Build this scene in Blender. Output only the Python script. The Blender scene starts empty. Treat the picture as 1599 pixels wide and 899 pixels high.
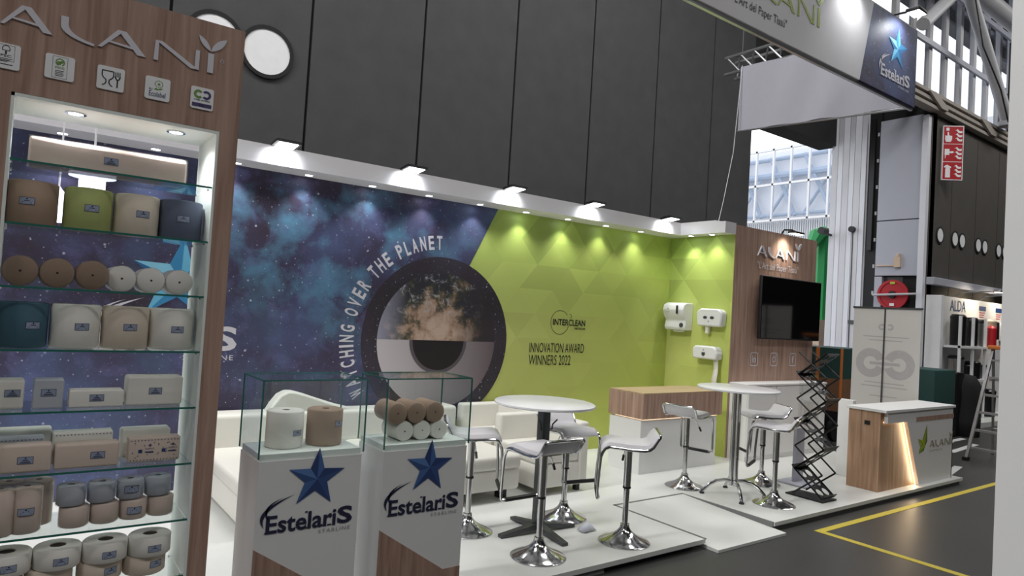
import bpy, bmesh, math, random
from mathutils import Vector, Matrix
R = math.radians
PI = math.pi
random.seed(7)
S = bpy.context.scene
C = S.collection

# ---------------------------------------------------------------- camera, world, light, exposure
yaw, pitch, roll = 0.9349113, 0.0330791, 0.0602031
fw = Vector((math.cos(pitch)*math.cos(yaw), math.cos(pitch)*math.sin(yaw), math.sin(pitch)))
rt0 = Vector((math.sin(yaw), -math.cos(yaw), 0)); up0 = rt0.cross(fw)
rt = rt0*math.cos(roll) + up0*math.sin(roll); up = up0*math.cos(roll) - rt0*math.sin(roll)
cam = bpy.data.cameras.new('camera'); co = bpy.data.objects.new('camera', cam); C.objects.link(co)
m = Matrix((rt, up, -fw)).transposed().to_4x4(); m.translation = (0, 0, 1.75); co.matrix_world = m
cam.sensor_width = 36; cam.lens = 36*1062.59/1599; cam.clip_start = .05; cam.clip_end = 300
S.camera = co
w = bpy.data.worlds.new('sky'); S.world = w; w.use_nodes = True
bg = w.node_tree.nodes['Background']; bg.inputs[0].default_value = (.93, .96, 1, 1); bg.inputs[1].default_value = 1.5
S.view_settings.view_transform = 'Standard'; S.view_settings.look = 'None'
S.cycles.transparent_max_bounces = 40; S.cycles.max_bounces = 10
S.view_settings.exposure = 0.18; S.view_settings.gamma = 1; S.view_settings.use_curve_mapping = False
def area(name, loc, sx, sy, power, rot=(0, 0, 0), col=(1, .99, .97)):
    l = bpy.data.lights.new(name, 'AREA'); l.shape = 'RECTANGLE'; l.size = sx; l.size_y = sy; l.energy = power; l.color = col
    o = bpy.data.objects.new(name, l); C.objects.link(o); o.location = loc; o.rotation_euler = rot; return o
# unseen area lights added under the hall roof as fill
for i, (x, y, p) in enumerate([(1, 5.0, 250), (7, 5.0, 300), (-7, -2, 270), (2, -4, 200), (9, -4, 170), (14, 1.5, 260), (21, 2.5, 300), (-7.5, 4.5, 1300)]):
    area('roof_fill_light', (x, y, 10.6), 4.5, 1.6, p)

# ---------------------------------------------------------------- helpers
def lin(c): return tuple(((v/255)/12.92 if v/255 <= .04045 else ((v/255+.055)/1.055)**2.4) for v in c) + (1,)
M = {}
def nodes(name):
    mt = bpy.data.materials.new(name); mt.use_nodes = True; M[name] = mt
    return mt, mt.node_tree.nodes, mt.node_tree.links, mt.node_tree.nodes['Principled BSDF']
def mat(name, c, rough=.5, metal=0, var=.06, scale=8, bump=0, emit=0, spec=.5, coat=0):
    mt, n, l, b = nodes(name)
    c = lin(c)
    tc = n.new('ShaderNodeTexCoord'); no = n.new('ShaderNodeTexNoise'); no.inputs['Scale'].default_value = scale; no.inputs['Detail'].default_value = 4
    l.new(tc.outputs['Object'], no.inputs['Vector'])
    mx = n.new('ShaderNodeMix'); mx.data_type = 'RGBA'
    mx.inputs[6].default_value = tuple(v*(1-var) for v in c[:3])+(1,); mx.inputs[7].default_value = tuple(min(1, v*(1+var)) for v in c[:3])+(1,)
    l.new(no.outputs['Fac'], mx.inputs[0]); l.new(mx.outputs[2], b.inputs['Base Color'])
    b.inputs['Roughness'].default_value = rough; b.inputs['Metallic'].default_value = metal
    b.inputs['Specular IOR Level'].default_value = spec; b.inputs['Coat Weight'].default_value = coat
    if bump:
        bp = n.new('ShaderNodeBump'); bp.inputs['Strength'].default_value = bump; bp.inputs['Distance'].default_value = .01
        l.new(no.outputs['Fac'], bp.inputs['Height']); l.new(bp.outputs['Normal'], b.inputs['Normal'])
    if emit:
        b.inputs['Emission Color'].default_value = c; b.inputs['Emission Strength'].default_value = emit
    return mt
def wood(name, a, bcol, c, axis='Z', s=1.0):
    mt, n, l, b = nodes(name)
    tc = n.new('ShaderNodeTexCoord'); mp = n.new('ShaderNodeMapping')
    sc = [16*s, 16*s, 16*s]; sc['XYZ'.index(axis)] = .7*s; mp.inputs['Scale'].default_value = sc
    no = n.new('ShaderNodeTexNoise'); no.inputs['Scale'].default_value = 1.6; no.inputs['Detail'].default_value = 7; no.inputs['Roughness'].default_value = .62; no.inputs['Distortion'].default_value = .5
    cr = n.new('ShaderNodeValToRGB'); e = cr.color_ramp.elements
    e[0].position = .3; e[0].color = lin(a); e[1].position = .72; e[1].color = lin(c); k = e.new(.5); k.color = lin(bcol)
    l.new(tc.outputs['Object'], mp.inputs[0]); l.new(mp.outputs[0], no.inputs['Vector']); l.new(no.outputs['Fac'], cr.inputs[0]); l.new(cr.outputs[0], b.inputs['Base Color'])
    b.inputs['Roughness'].default_value = .5; b.inputs['Specular IOR Level'].default_value = .3
    return mt
def glass(name, tint, edge=.06, rough=.0, refl=1.0):
    mt, n, l, b = nodes(name); n.remove(b)
    tr = n.new('ShaderNodeBsdfTransparent'); tr.inputs[0].default_value = tint
    gl = n.new('ShaderNodeBsdfGlossy'); gl.inputs['Roughness'].default_value = rough; gl.inputs[0].default_value = (refl, refl, refl, 1)
    lw = n.new('ShaderNodeLayerWeight'); lw.inputs[0].default_value = .5
    pw = n.new('ShaderNodeMath'); pw.operation = 'POWER'; pw.inputs[1].default_value = 4.5; l.new(lw.outputs['Facing'], pw.inputs[0])
    fr = n.new('ShaderNodeMath'); fr.operation = 'MULTIPLY_ADD'; fr.inputs[1].default_value = .6; fr.inputs[2].default_value = .035; l.new(pw.outputs[0], fr.inputs[0])
    mx = n.new('ShaderNodeMixShader'); l.new(fr.outputs[0], mx.inputs[0]); l.new(tr.outputs[0], mx.inputs[1]); l.new(gl.outputs[0], mx.inputs[2])
    l.new(mx.outputs[0], n['Material Output'].inputs[0]); return mt
def emis(name, c, s):
    mt, n, l, b = nodes(name)
    b.inputs['Base Color'].default_value = lin(c); b.inputs['Emission Color'].default_value = lin(c); b.inputs['Emission Strength'].default_value = s
    return mt

OFF = {}
class MB:
    def __init__(s): s.v = []; s.f = []; s.m = []
    def add(s, vs, fs, mi=0):
        o = len(s.v); s.v += [tuple(x) for x in vs]
        for f in fs: s.f.append([i+o for i in f]); s.m.append(mi)
        return s
    def box(s, x0, x1, y0, y1, z0, z1, mi=0):
        return s.add([(x, y, z) for z in (z0, z1) for y in (y0, y1) for x in (x0, x1)],
                     [(0, 2, 3, 1), (4, 5, 7, 6), (0, 1, 5, 4), (2, 6, 7, 3), (0, 4, 6, 2), (1, 3, 7, 5)], mi)
    def rbox(s, x0, x1, y0, y1, z0, z1, r, mi=0, seg=3):
        bm = bmesh.new(); bmesh.ops.create_cube(bm, size=1)
        for v in bm.verts: v.co = Vector(((x0+x1)/2+v.co.x*(x1-x0), (y0+y1)/2+v.co.y*(y1-y0), (z0+z1)/2+v.co.z*(z1-z0)))
        bmesh.ops.bevel(bm, geom=bm.edges[:], offset=r, segments=seg, affect='EDGES', profile=.5)
        bm.verts.index_update(); s.add([v.co[:] for v in bm.verts], [[v.index for v in f.verts] for f in bm.faces], mi); bm.free(); return s
    def tube(s, pts, r, n=8, mi=0, caps=True):
        pts = [Vector(p) for p in pts]; rs = r if isinstance(r, (list, tuple)) else [r]*len(pts)
        rings = []; t0 = (pts[1]-pts[0]).normalized()
        a = t0.orthogonal().normalized()
        for i, p in enumerate(pts):
            t = ((pts[min(i+1, len(pts)-1)]-pts[max(i-1, 0)])).normalized()
            a = (a - t*a.dot(t)).normalized(); b = t.cross(a)
            rings.append([p + (a*math.cos(2*PI*k/n)+b*math.sin(2*PI*k/n))*rs[i] for k in range(n)])
        vs = [q for g in rings for q in g]; fs = []
        for i in range(len(pts)-1):
            for k in range(n): fs.append((i*n+k, i*n+(k+1) % n, (i+1)*n+(k+1) % n, (i+1)*n+k))
        if caps: fs += [tuple(range(n))[::-1], tuple((len(pts)-1)*n+k for k in range(n))]
        return s.add(vs, fs, mi)
    def lathe(s, prof, c=(0, 0, 0), n=24, mi=0, axis='Z'):
        vs = []; fs = []
        for (r, z) in prof:
            for k in range(n):
                x, y = r*math.cos(2*PI*k/n), r*math.sin(2*PI*k/n)
                p = (x, y, z) if axis == 'Z' else ((x, z, y) if axis == 'Y' else (z, x, y))
                vs.append((c[0]+p[0], c[1]+p[1], c[2]+p[2]))
        for i in range(len(prof)-1):
            for k in range(n): fs.append((i*n+k, i*n+(k+1) % n, (i+1)*n+(k+1) % n, (i+1)*n+k))
        if prof[0][0] > 1e-6: fs.append(tuple(range(n))[::-1])
        if prof[-1][0] > 1e-6: fs.append(tuple((len(prof)-1)*n+k for k in range(n)))
        return s.add(vs, fs, mi)
    def ring(s, prof, c=(0, 0, 0), n=24, mi=0, axis='Z'):      # closed profile
        k0 = len(s.f); s.lathe(list(prof)+[prof[0]], c, n, mi, axis)
        del s.f[-2:]; del s.m[-2:]; return s
    def prism(s, poly, fr, d0, d1, mi=0):                       # polygon in frame fr=(origin,u,v,n), from n*d0 to n*d1
        o, u, v, nn = fr; k = len(poly)
        vs = [o+u*a+v*b+nn*d0 for a, b in poly]+[o+u*a+v*b+nn*d1 for a, b in poly]
        ar = sum(poly[i][0]*poly[(i+1) % k][1]-poly[(i+1) % k][0]*poly[i][1] for i in range(k))
        top = tuple(range(k, 2*k)); bot = tuple(range(k))[::-1]
        sd = [(i, (i+1) % k, (i+1) % k+k, i+k) for i in range(k)]
        if ar < 0: top, bot = top[::-1], bot[::-1]; sd = [f[::-1] for f in sd]
        return s.add(vs, [top, bot]+sd, mi)
    def build(s, name, mats, parent=None, smooth=35, local=False, label=None, bevel=0):
        if not isinstance(mats, (list, tuple)): mats = [mats]
        if parent is None:
            xs, ys, zs = zip(*s.v); off = Vector(((min(xs)+max(xs))/2, (min(ys)+max(ys))/2, min(zs)))
            if local: off = Vector()
        else: off = Vector() if local else OFF.get(parent.name, Vector())
        me = bpy.data.meshes.new(name); me.from_pydata([tuple(Vector(v)-off) for v in s.v], [], s.f)
        for x in mats: me.materials.append(M[x] if isinstance(x, str) else x)
        me.polygons.foreach_set('material_index', s.m)
        if smooth:
            me.polygons.foreach_set('use_smooth', [True]*len(s.f)); me.update(); me.set_sharp_from_angle(angle=R(smooth))
        me.update()
        o = bpy.data.objects.new(name, me); C.objects.link(o)
        if parent is None: o.location = off
        else: o.parent = parent
        OFF[o.name] = off
        if bevel:
            b = o.modifiers.new('bevel', 'BEVEL'); b.width = bevel; b.segments = 2; b.limit_method = 'ANGLE'
        if label: o['label'] = label
        return o
def tag(o, label, cat, group=None, kind=None):
    o['label'] = label; o['category'] = cat
    if group: o['group'] = group
    if kind: o['kind'] = kind
    return o
def struct(o, label, cat): return tag(o, label, cat, kind='structure')
def thing(name, loc, label, cat, group=None, rz=0):
    o = bpy.data.objects.new(name, None); C.objects.link(o); o.location = loc; o.rotation_euler = (0, 0, rz); o.empty_display_size = .1
    OFF[o.name] = Vector(loc); return tag(o, label, cat, group)
def copy_tree(o, parent=None):
    c = o.copy(); C.objects.link(c)
    if parent: c.parent = parent
    for ch in list(o.children): copy_tree(ch, c)
    return c
def FR(o, side='front'):
    if side == 'front': return (Vector(o), Vector((1, 0, 0)), Vector((0, 0, 1)), Vector((0, -1, 0)))
    if side == 'left': return (Vector(o), Vector((0, -1, 0)), Vector((0, 0, 1)), Vector((-1, 0, 0)))
    if side == 'right': return (Vector(o), Vector((0, 1, 0)), Vector((0, 0, 1)), Vector((1, 0, 0)))
    if side == 'top': return (Vector(o), Vector((1, 0, 0)), Vector((0, 1, 0)), Vector((0, 0, 1)))
_tc = {}
def text2d(txt, bold=0.0, space=1.0):
    key = (txt, bold, space)
    if key in _tc: return _tc[key]
    cu = bpy.data.curves.new('t', 'FONT'); cu.body = txt; cu.offset = bold; cu.space_character = space; cu.resolution_u = 3; cu.fill_mode = 'FRONT'
    ob = bpy.data.objects.new('t', cu); C.objects.link(ob)
    dg = bpy.context.evaluated_depsgraph_get(); me = bpy.data.meshes.new_from_object(ob.evaluated_get(dg))
    vs = [(v.co.x, v.co.y) for v in me.vertices]; fs = [tuple(p.vertices) for p in me.polygons]
    bpy.data.objects.remove(ob); bpy.data.curves.remove(cu); bpy.data.meshes.remove(me)
    _tc[key] = (vs, fs); return vs, fs
def put_text(mb, txt, fr, w=None, h=None, bold=0.0, mi=0, d=.002, shear=0.0, center=False, space=1.0, base=None):
    vs, fs = text2d(txt, bold, space); o, u, v, nn = fr
    x0 = min(a for a, b in vs); x1 = max(a for a, b in vs); y0 = min(b for a, b in vs); y1 = max(b for a, b in vs)
    if base is not None: y0 = base
    sx = w/(x1-x0) if w else None; sy = h/(y1-y0) if h else None
    sx = sx or sy; sy = sy or sx
    cx = (x1-x0)*sx/2 if center else 0
    P = [o+u*((a-x0)*sx+shear*(b-y0)*sy-cx)+v*((b-y0)*sy)+nn*d for a, b in vs]
    mb.add(P, fs, mi); return mb
def arc2(cx, cy, r, a0, a1, n=16): return [(cx+r*math.cos(R(a0+(a1-a0)*i/n)), cy+r*math.sin(R(a0+(a1-a0)*i/n))) for i in range(n+1)]

# ---- brand shapes as polygons (unit: word width 1)
def bez(p0, p1, p2, n=7): return [((1-t)**2*p0[0]+2*t*(1-t)*p1[0]+t*t*p2[0], (1-t)**2*p0[1]+2*t*(1-t)*p1[1]+t*t*p2[1]) for t in [i/n for i in range(n+1)]]
def leaf(a, b, wdt, side=1):
    ax, ay = a; bx, by = b; dx, dy = bx-ax, by-ay; mx, my = (ax+bx)/2, (ay+by)/2
    return bez(a, (mx-dy*wdt, my+dx*wdt), b)+bez(b, (mx+dy*wdt, my-dx*wdt), a)[1:-1]
def alani_polys():
    P = []
    for x0, wd in ((0.0, .218), (.42, .229)):
        def q(a, b): return (x0+a*wd, b*.113)
        P += [[q(0, 0), q(.08, 0), q(.47, .9), q(.38, 1)], [q(.38, 1), q(.56, 1), q(1, 0), q(.82, 0)], [q(.22, .40), q(.20, .32), q(.76, .22), q(.72, .33)]]
    l0 = .25
    P.append([(l0, .113), (l0+.034, .113), (l0+.034, .075)]+bez((l0+.034, .075), (l0+.04, .02), (l0+.155, .004))+bez((l0+.152, -.008), (l0+.0, .01), (l0, .07)))
    n0 = .688
    P += [[(n0, 0), (n0+.022, 0), (n0+.022, .113), (n0+.004, .113)], [(n0+.004, .113), (n0+.04, .113), (n0+.235, .0), (n0+.19, .0)], [(n0+.213, 0), (n0+.235, 0), (n0+.235, .113), (n0+.213, .113)]]
    P.append([(.968, 0), (1.0, 0), (1.0, .113), (.968, .113)])
    P.append(leaf((.982, .125), (.912, .205), .28)); P.append(leaf((.982, .125), (1.065, .215), .32))
    return P
ALANI = alani_polys()
def put_alani(mb, fr, w, mi=0, d=.004, hs=1.0):
    for i, p in enumerate(ALANI): mb.prism([(a*w, b*w*hs) for a, b in p], fr, .0005, d+.0003*(i % 4), mi)
def put_star(mb, fr, cx, cy, r, mis=(0, 1, 2, 3), d=.002, tilt=0, squash=1.0):
    o, u, v, nn = fr
    out = [(cx+r*math.cos(R(90+tilt+72*i)), cy+r*squash*math.sin(R(90+tilt+72*i))) for i in range(5)]
    inn = [(cx+.40*r*math.cos(R(126+tilt+72*i)), cy+.40*r*squash*math.sin(R(126+tilt+72*i))) for i in range(5)]
    cc = (cx+.03*r, cy-.03*r)
    P = lambda a, dd: o+u*a[0]+v*a[1]+nn*dd
    for i in range(5):
        a, b, c = out[i], inn[i], inn[i-1]
        for tri, mi in (((a, b, cc), mis[(2*i) % 4]), ((a, cc, c), mis[(2*i+1+(i > 2)) % 4])):
            mb.add([P(q, d) for q in tri], [(0, 1, 2)], mi)
def swoosh(mb, fr, pts_out, pts_in, mi, d=.002):
    o, u, v, nn = fr
    mb.add([o+u*a+v*b+nn*d for a, b in pts_out+pts_in[::-1]], [tuple(range(len(pts_out)+len(pts_in)))], mi)
def estelaris(mb, fr, w, mt=0, star=(1, 2, 3, 4), grey=5, d=.002):   # origin = left end of text baseline, w = text width
    h = w*.2
    put_text(mb, 'Estelari', fr, w=w*.80, h=h*.95, bold=.022, mi=mt, d=d, base=0)
    o, u, v, nn = fr
    put_text(mb, 'S', (o+u*w*.815, u, v, nn), w=w*.185, h=h*1.0, bold=.03, mi=mt, d=d)
    for (x, y, ww) in ((-.012, 0, .05), (-.012, .178, .05), (.43, 0, .05), (.43, .178, .03), (.612, 0, .045), (.70, 0, .05), (.715, .12, .03)):
        mb.add([o+u*(x*w+a*w*ww)+v*(y*w+b*w*.016)+nn*(d+.0002) for a, b in ((0, 0), (1, 0), (1, 1), (0, 1))], [(0, 1, 2, 3)], mt)
    put_star(mb, fr, w*.535, w*.555, w*.345, star, d+.0004, tilt=-3)
    for (k, th) in ((0, .040), (1, .022)):
        sx = .07*k
        a = bez((w*(-.02+sx), w*(.06+.05*k)), (w*(-.20+sx), w*(.26+.03*k)), (w*(.30-.12*k), w*(.40-.02*k)), 12)
        b = bez((w*(-.02+sx), w*(.06+.05*k)), (w*(-.20+sx+th*2.2), w*(.26+.03*k-th*.6)), (w*(.30-.12*k), w*(.40-.02*k)), 12)
        swoosh(mb, fr, a, b, mt, d)
    put_text(mb, 'STARLINE', (o+u*w*.60-v*w*.075, u, v, nn), w=w*.38, h=w*.042, mi=grey, d=d, space=1.25)
# small product sticker: f(u,v,lift) -> point, on any surface
def sticker(parent, f, w=.056, h=.031, local=False):
    mb = MB()
    def rect(u0, u1, v0, v1, lift, mi, n=5):
        vs = []; fs = []
        for i in range(n+1):
            uu = u0+(u1-u0)*i/n
            vs += [f(uu, v0, lift), f(uu, v1, lift)]
        for i in range(n): fs.append((2*i, 2*i+2, 2*i+3, 2*i+1))
        mb.add(vs, fs, mi)
    rect(-w/2, w/2, -h/2, h/2, .0012, 0)
    t = .0016
    for a in ((-w/2, w/2, h/2-t, h/2), (-w/2, w/2, -h/2, -h/2+t), (-w/2, -w/2+t, -h/2, h/2), (w/2-t, w/2, -h/2, h/2)): rect(*a, .0016, 1)
    rect(-.003, .003, h*.18, h*.36, .0016, 1, 1); rect(-.010, .010, -.001, .0025, .0016, 1, 1)
    rect(-.016, .016, -h*.24, -h*.15, .0016, 1, 1); rect(-.019, .019, -h*.38, -h*.30, .0016, 1, 1)
    return mb.build('label_sticker', ['sticker', 'navy'], parent, smooth=0, local=local, label='blue grey printed sticker')

# ---------------------------------------------------------------- materials
wood('walnut', (136, 109, 96), (168, 138, 123), (188, 160, 144))
wood('oak_warm', (146, 114, 92), (174, 140, 114), (190, 158, 130))
wood('walnut_reflect', (148, 126, 98), (174, 152, 120), (190, 168, 136), axis='X')  # desk top wood, lightened with the green wall's reflection in its colour
mat('white_panel', (226, 226, 226), .45, var=.02)
mat('white_lining', (236, 242, 238), .4, var=.01)
mat('white_fascia', (228, 226, 230), .5, var=.015)
mat('platform_white', (214, 215, 212), .38, var=.05, scale=3)
mat('platform_edge', (128, 129, 128), .5)
mat('joint_grey', (120, 122, 122), .45, metal=.4)
mat('concrete', (70, 70, 72), .85, var=.22, scale=3.5, bump=.15)
mat('concrete_joint', (34, 34, 35), .9)
mat('concrete_brown', (74, 70, 66), .85, var=.12, scale=2.5, bump=.15)
mat('hall_floor', (58, 58, 57), .42, var=.16, scale=1.3, bump=.05)
mat('line_yellow', (190, 172, 62), .6, var=.12, scale=20)
mat('line_white', (200, 200, 198), .6)
mat('white_leather', (216, 214, 206), .42, var=.02, scale=20)
mat('seat_white', (200, 198, 202), .4, var=.02)
mat('chrome', (205, 205, 206), .15, metal=1, var=.02)
mat('dark_steel', (82, 84, 86), .4, metal=.6, var=.04)
mat('black_plastic', (22, 22, 24), .45)
mat('black_metal', (24, 24, 26), .5, metal=.2)
mat('table_white', (220, 220, 222), .25, var=.05, scale=3)
mat('sticker', (150, 160, 184), .5, var=.04)
mat('navy', (28, 32, 62), .6)
mat('ink', (30, 32, 38), .6)
mat('star_a', (38, 62, 112), .5); mat('star_b', (66, 100, 156), .5); mat('star_c', (50, 78, 130), .5); mat('star_d', (84, 120, 176), .5)
mat('cyan_a', (60, 140, 190), .5); mat('cyan_b', (110, 190, 225), .5); mat('cyan_c', (46, 108, 160), .5); mat('cyan_d', (140, 208, 236), .5)
mat('print_grey', (150, 150, 156), .6); mat('print_white', (214, 212, 220), .6); mat('pure_white', (238, 238, 240), .5)
mat('lime', (150, 170, 40), .5); mat('lime_dark', (94, 116, 34), .5); mat('lime_light', (182, 190, 70), .5); mat('leafgreen', (110, 150, 70), .6)
mat('purple_print', (72, 62, 110), .6); mat('gold_grey', (158, 152, 132), .5)
mat('paper_white', (236, 232, 226), .75, var=.02, scale=30); mat('paper_cream', (222, 208, 192), .75, var=.03, scale=30)
mat('paper_beige', (214, 196, 184), .7, var=.03, scale=30)
mat('paper_kraft', (166, 140, 122), .8, var=.05, scale=30); mat('paper_kraft_dark', (150, 128, 110), .8, var=.06, scale=30)
mat('paper_green', (172, 181, 114), .8, var=.03, scale=30); mat('paper_blue', (96, 104, 126), .8, var=.03, scale=30); mat('paper_teal', (70, 104, 122), .8, var=.03, scale=30)
mat('core', (60, 50, 44), .9); mat('paper_grey', (186, 190, 200), .55, var=.04, scale=30)
mat('dispenser_white', (232, 232, 234), .25, var=.01); mat('dispenser_window', (70, 74, 80), .15)
mat('tv_black', (10, 10, 12), .08, spec=.6); mat('fabric_grey', (176, 175, 186), .8, var=.03); mat('fabric_white', (224, 222, 226), .8, var=.02)
mat('aluminium', (190, 190, 192), .3, metal=.85); mat('hall_white', (222, 223, 230), .5, var=.04, scale=3); mat('cabinet_grey', (178, 180, 192), .5, var=.02)
mat('hose_red', (176, 30, 42), .4, var=.08); mat('sign_red', (176, 28, 40), .45); mat('steel_white', (190, 190, 194), .5)
mat('beam_beige', (158, 150, 142), .7, var=.1); mat('roof_dark', (62, 62, 66), .9); mat('orange', (206, 120, 56), .6)
mat('crate_green', (32, 68, 64), .7, var=.15); mat('crate_brown', (128, 92, 66), .75, var=.2); mat('boom_green', (44, 150, 84), .5)
mat('building_band', (224, 226, 230), .6); mat('truss_blue', (168, 184, 204), .5); mat('asphalt', (128, 128, 128), .9); mat('beige', (206, 182, 160), .7)
mat('banner_back', (196, 194, 190), .8, var=.02); mat('banner_print', (170, 168, 168), .8, var=.08, scale=20); mat('felt_black', (20, 20, 22), .9)
mat('bin_black', (26, 26, 28), .3); mat('bin_steel', (170, 168, 164), .25, metal=.8); mat('bin_beige', (176, 164, 150), .4, metal=.3)
emis('lamp_cool', (236, 246, 255), 14); emis('lamp_soft', (232, 232, 255), 2.2); emis('led_warm', (255, 206, 140), 3.5); emis('led_soft', (255, 226, 190), 1.2); emis('lamp_pic', (255, 240, 214), 10)
glass('glass_clear', (.965, .985, .98, 1)); glass('glass_shelf', (.94, .97, .962, 1)); glass('film', (.98, .98, .985, 1), rough=.15, refl=.8)
glass('acrylic', (.96, .965, .97, 1)); glass('window_glass', (.96, .975, 1, 1), rough=.02)
mat('glass_edge', (48, 112, 100), .15, var=.1)

def nebula(name, disc=False):
    mt, n, l, b = nodes(name)
    tc = n.new('ShaderNodeTexCoord')
    def noise(s, d, ro=.6, dist=0, off=0):
        mp = n.new('ShaderNodeMapping'); mp.inputs['Location'].default_value = (off, off*.7, off*1.3); l.new(tc.outputs['Object'], mp.inputs[0])
        x = n.new('ShaderNodeTexNoise'); x.inputs['Scale'].default_value = s; x.inputs['Detail'].default_value = d; x.inputs['Roughness'].default_value = ro; x.inputs['Distortion'].default_value = dist
        l.new(mp.outputs[0], x.inputs['Vector']); return x.outputs['Fac']
    def ramp(src, stops):
        cr = n.new('ShaderNodeValToRGB'); e = cr.color_ramp.elements
        e[0].position, e[0].color = stops[0][0], stops[0][1]; e[1].position, e[1].color = stops[-1][0], stops[-1][1]
        for p, c in stops[1:-1]: k = e.new(p); k.color = c
        l.new(src, cr.inputs[0]); return cr.outputs[0]
    def mix(f, a, bb, mode='MIX'):
        x = n.new('ShaderNodeMix'); x.data_type = 'RGBA'; x.blend_type = mode
        for i, s_ in ((0, f), (6, a), (7, bb)):
            if isinstance(s_, (float, int)): x.inputs[i].default_value = s_
            elif isinstance(s_, tuple): x.inputs[i].default_value = s_
            else: l.new(s_, x.inputs[i])
        return x.outputs[2]
    base = ramp(noise(.9, 3), [(.35, lin((50, 44, 50))), (.5, lin((54, 48, 58))), (.66, lin((64, 58, 72)))] if disc else [(.36, lin((60, 48, 62))), (.5, lin((66, 62, 90))), (.64, lin((78, 88, 126)))])
    # teal cloud: a printed region of the artwork around the upper middle
    mp = n.new('ShaderNodeMapping'); mp.vector_type = 'TEXTURE'
    mp.inputs['Location'].default_value = NEB_C; mp.inputs['Scale'].default_value = (1.9, 1.9, .95); mp.inputs['Rotation'].default_value = (0, R(10), 0)
    l.new(tc.outputs['Object'], mp.inputs[0])
    gr = n.new('ShaderNodeTexGradient'); gr.gradient_type = 'SPHERICAL'; l.new(mp.outputs[0], gr.inputs[0])
    nf = ramp(noise(2.6, 7, .6, .25, 3), [(.47, (0, 0, 0, 1)), (.70, (1, 1, 1, 1))])
    fac = mix(1.0, nf, ramp(gr.outputs['Fac'], [(0, (.15, .15, .15, 1)), (.5, (1, 1, 1, 1))]), 'MULTIPLY')
    col = mix(fac, base, lin((96, 146, 178)) if not disc else lin((62, 56, 72)))
    nf2 = ramp(noise(5, 8, .65, .4, 9), [(.52, (0, 0, 0, 1)), (.72, (.5, .5, .5, 1))]); col = mix(nf2, col, lin((110, 110, 160)) if not disc else lin((60, 54, 70)))
    sx = n.new('ShaderNodeSeparateXYZ'); l.new(tc.outputs['Object'], sx.inputs[0]); cx_ = n.new('ShaderNodeCombineXYZ'); l.new(sx.outputs[0], cx_.inputs[0]); l.new(sx.outputs[2], cx_.inputs[1])
    for sc, th, st in ((11, .075, .85), (22, .10, .35), (3.4, .045, 1.0), (6, .05, .9)):
        vo = n.new('ShaderNodeTexVoronoi'); vo.voronoi_dimensions = '2D'; vo.inputs['Scale'].default_value = sc; l.new(cx_.outputs[0], vo.inputs['Vector'])
        sm = ramp(vo.outputs['Distance'], [(0, (st, st, st, 1)), (th*.45, (st*.6, st*.6, st*.6, 1)), (th, (0, 0, 0, 1))])
        sp = n.new('ShaderNodeSeparateColor'); l.new(vo.outputs['Color'], sp.inputs[0])
        keep = ramp(sp.outputs[0], [(.5, (0, 0, 0, 1)), (.95, (1, 1, 1, 1))])
        col = mix(mix(1.0, sm, keep, 'MULTIPLY'), col, lin((216, 226, 244)))
    l.new(col, b.inputs['Base Color']); b.inputs['Roughness'].default_value = .5
    return mt
NEB_C = (-.5, 0, 2.2); nebula('nebula'); NEB_C = (0, 0, 9); nebula('nebula_dark', True); nebula('nebula_blue')
def colattr(name, rough=.5):
    mt, n, l, b = nodes(name); a = n.new('ShaderNodeVertexColor'); a.layer_name = 'Col'; l.new(a.outputs[0], b.inputs['Base Color']); b.inputs['Roughness'].default_value = rough
colattr('mosaic')
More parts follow.
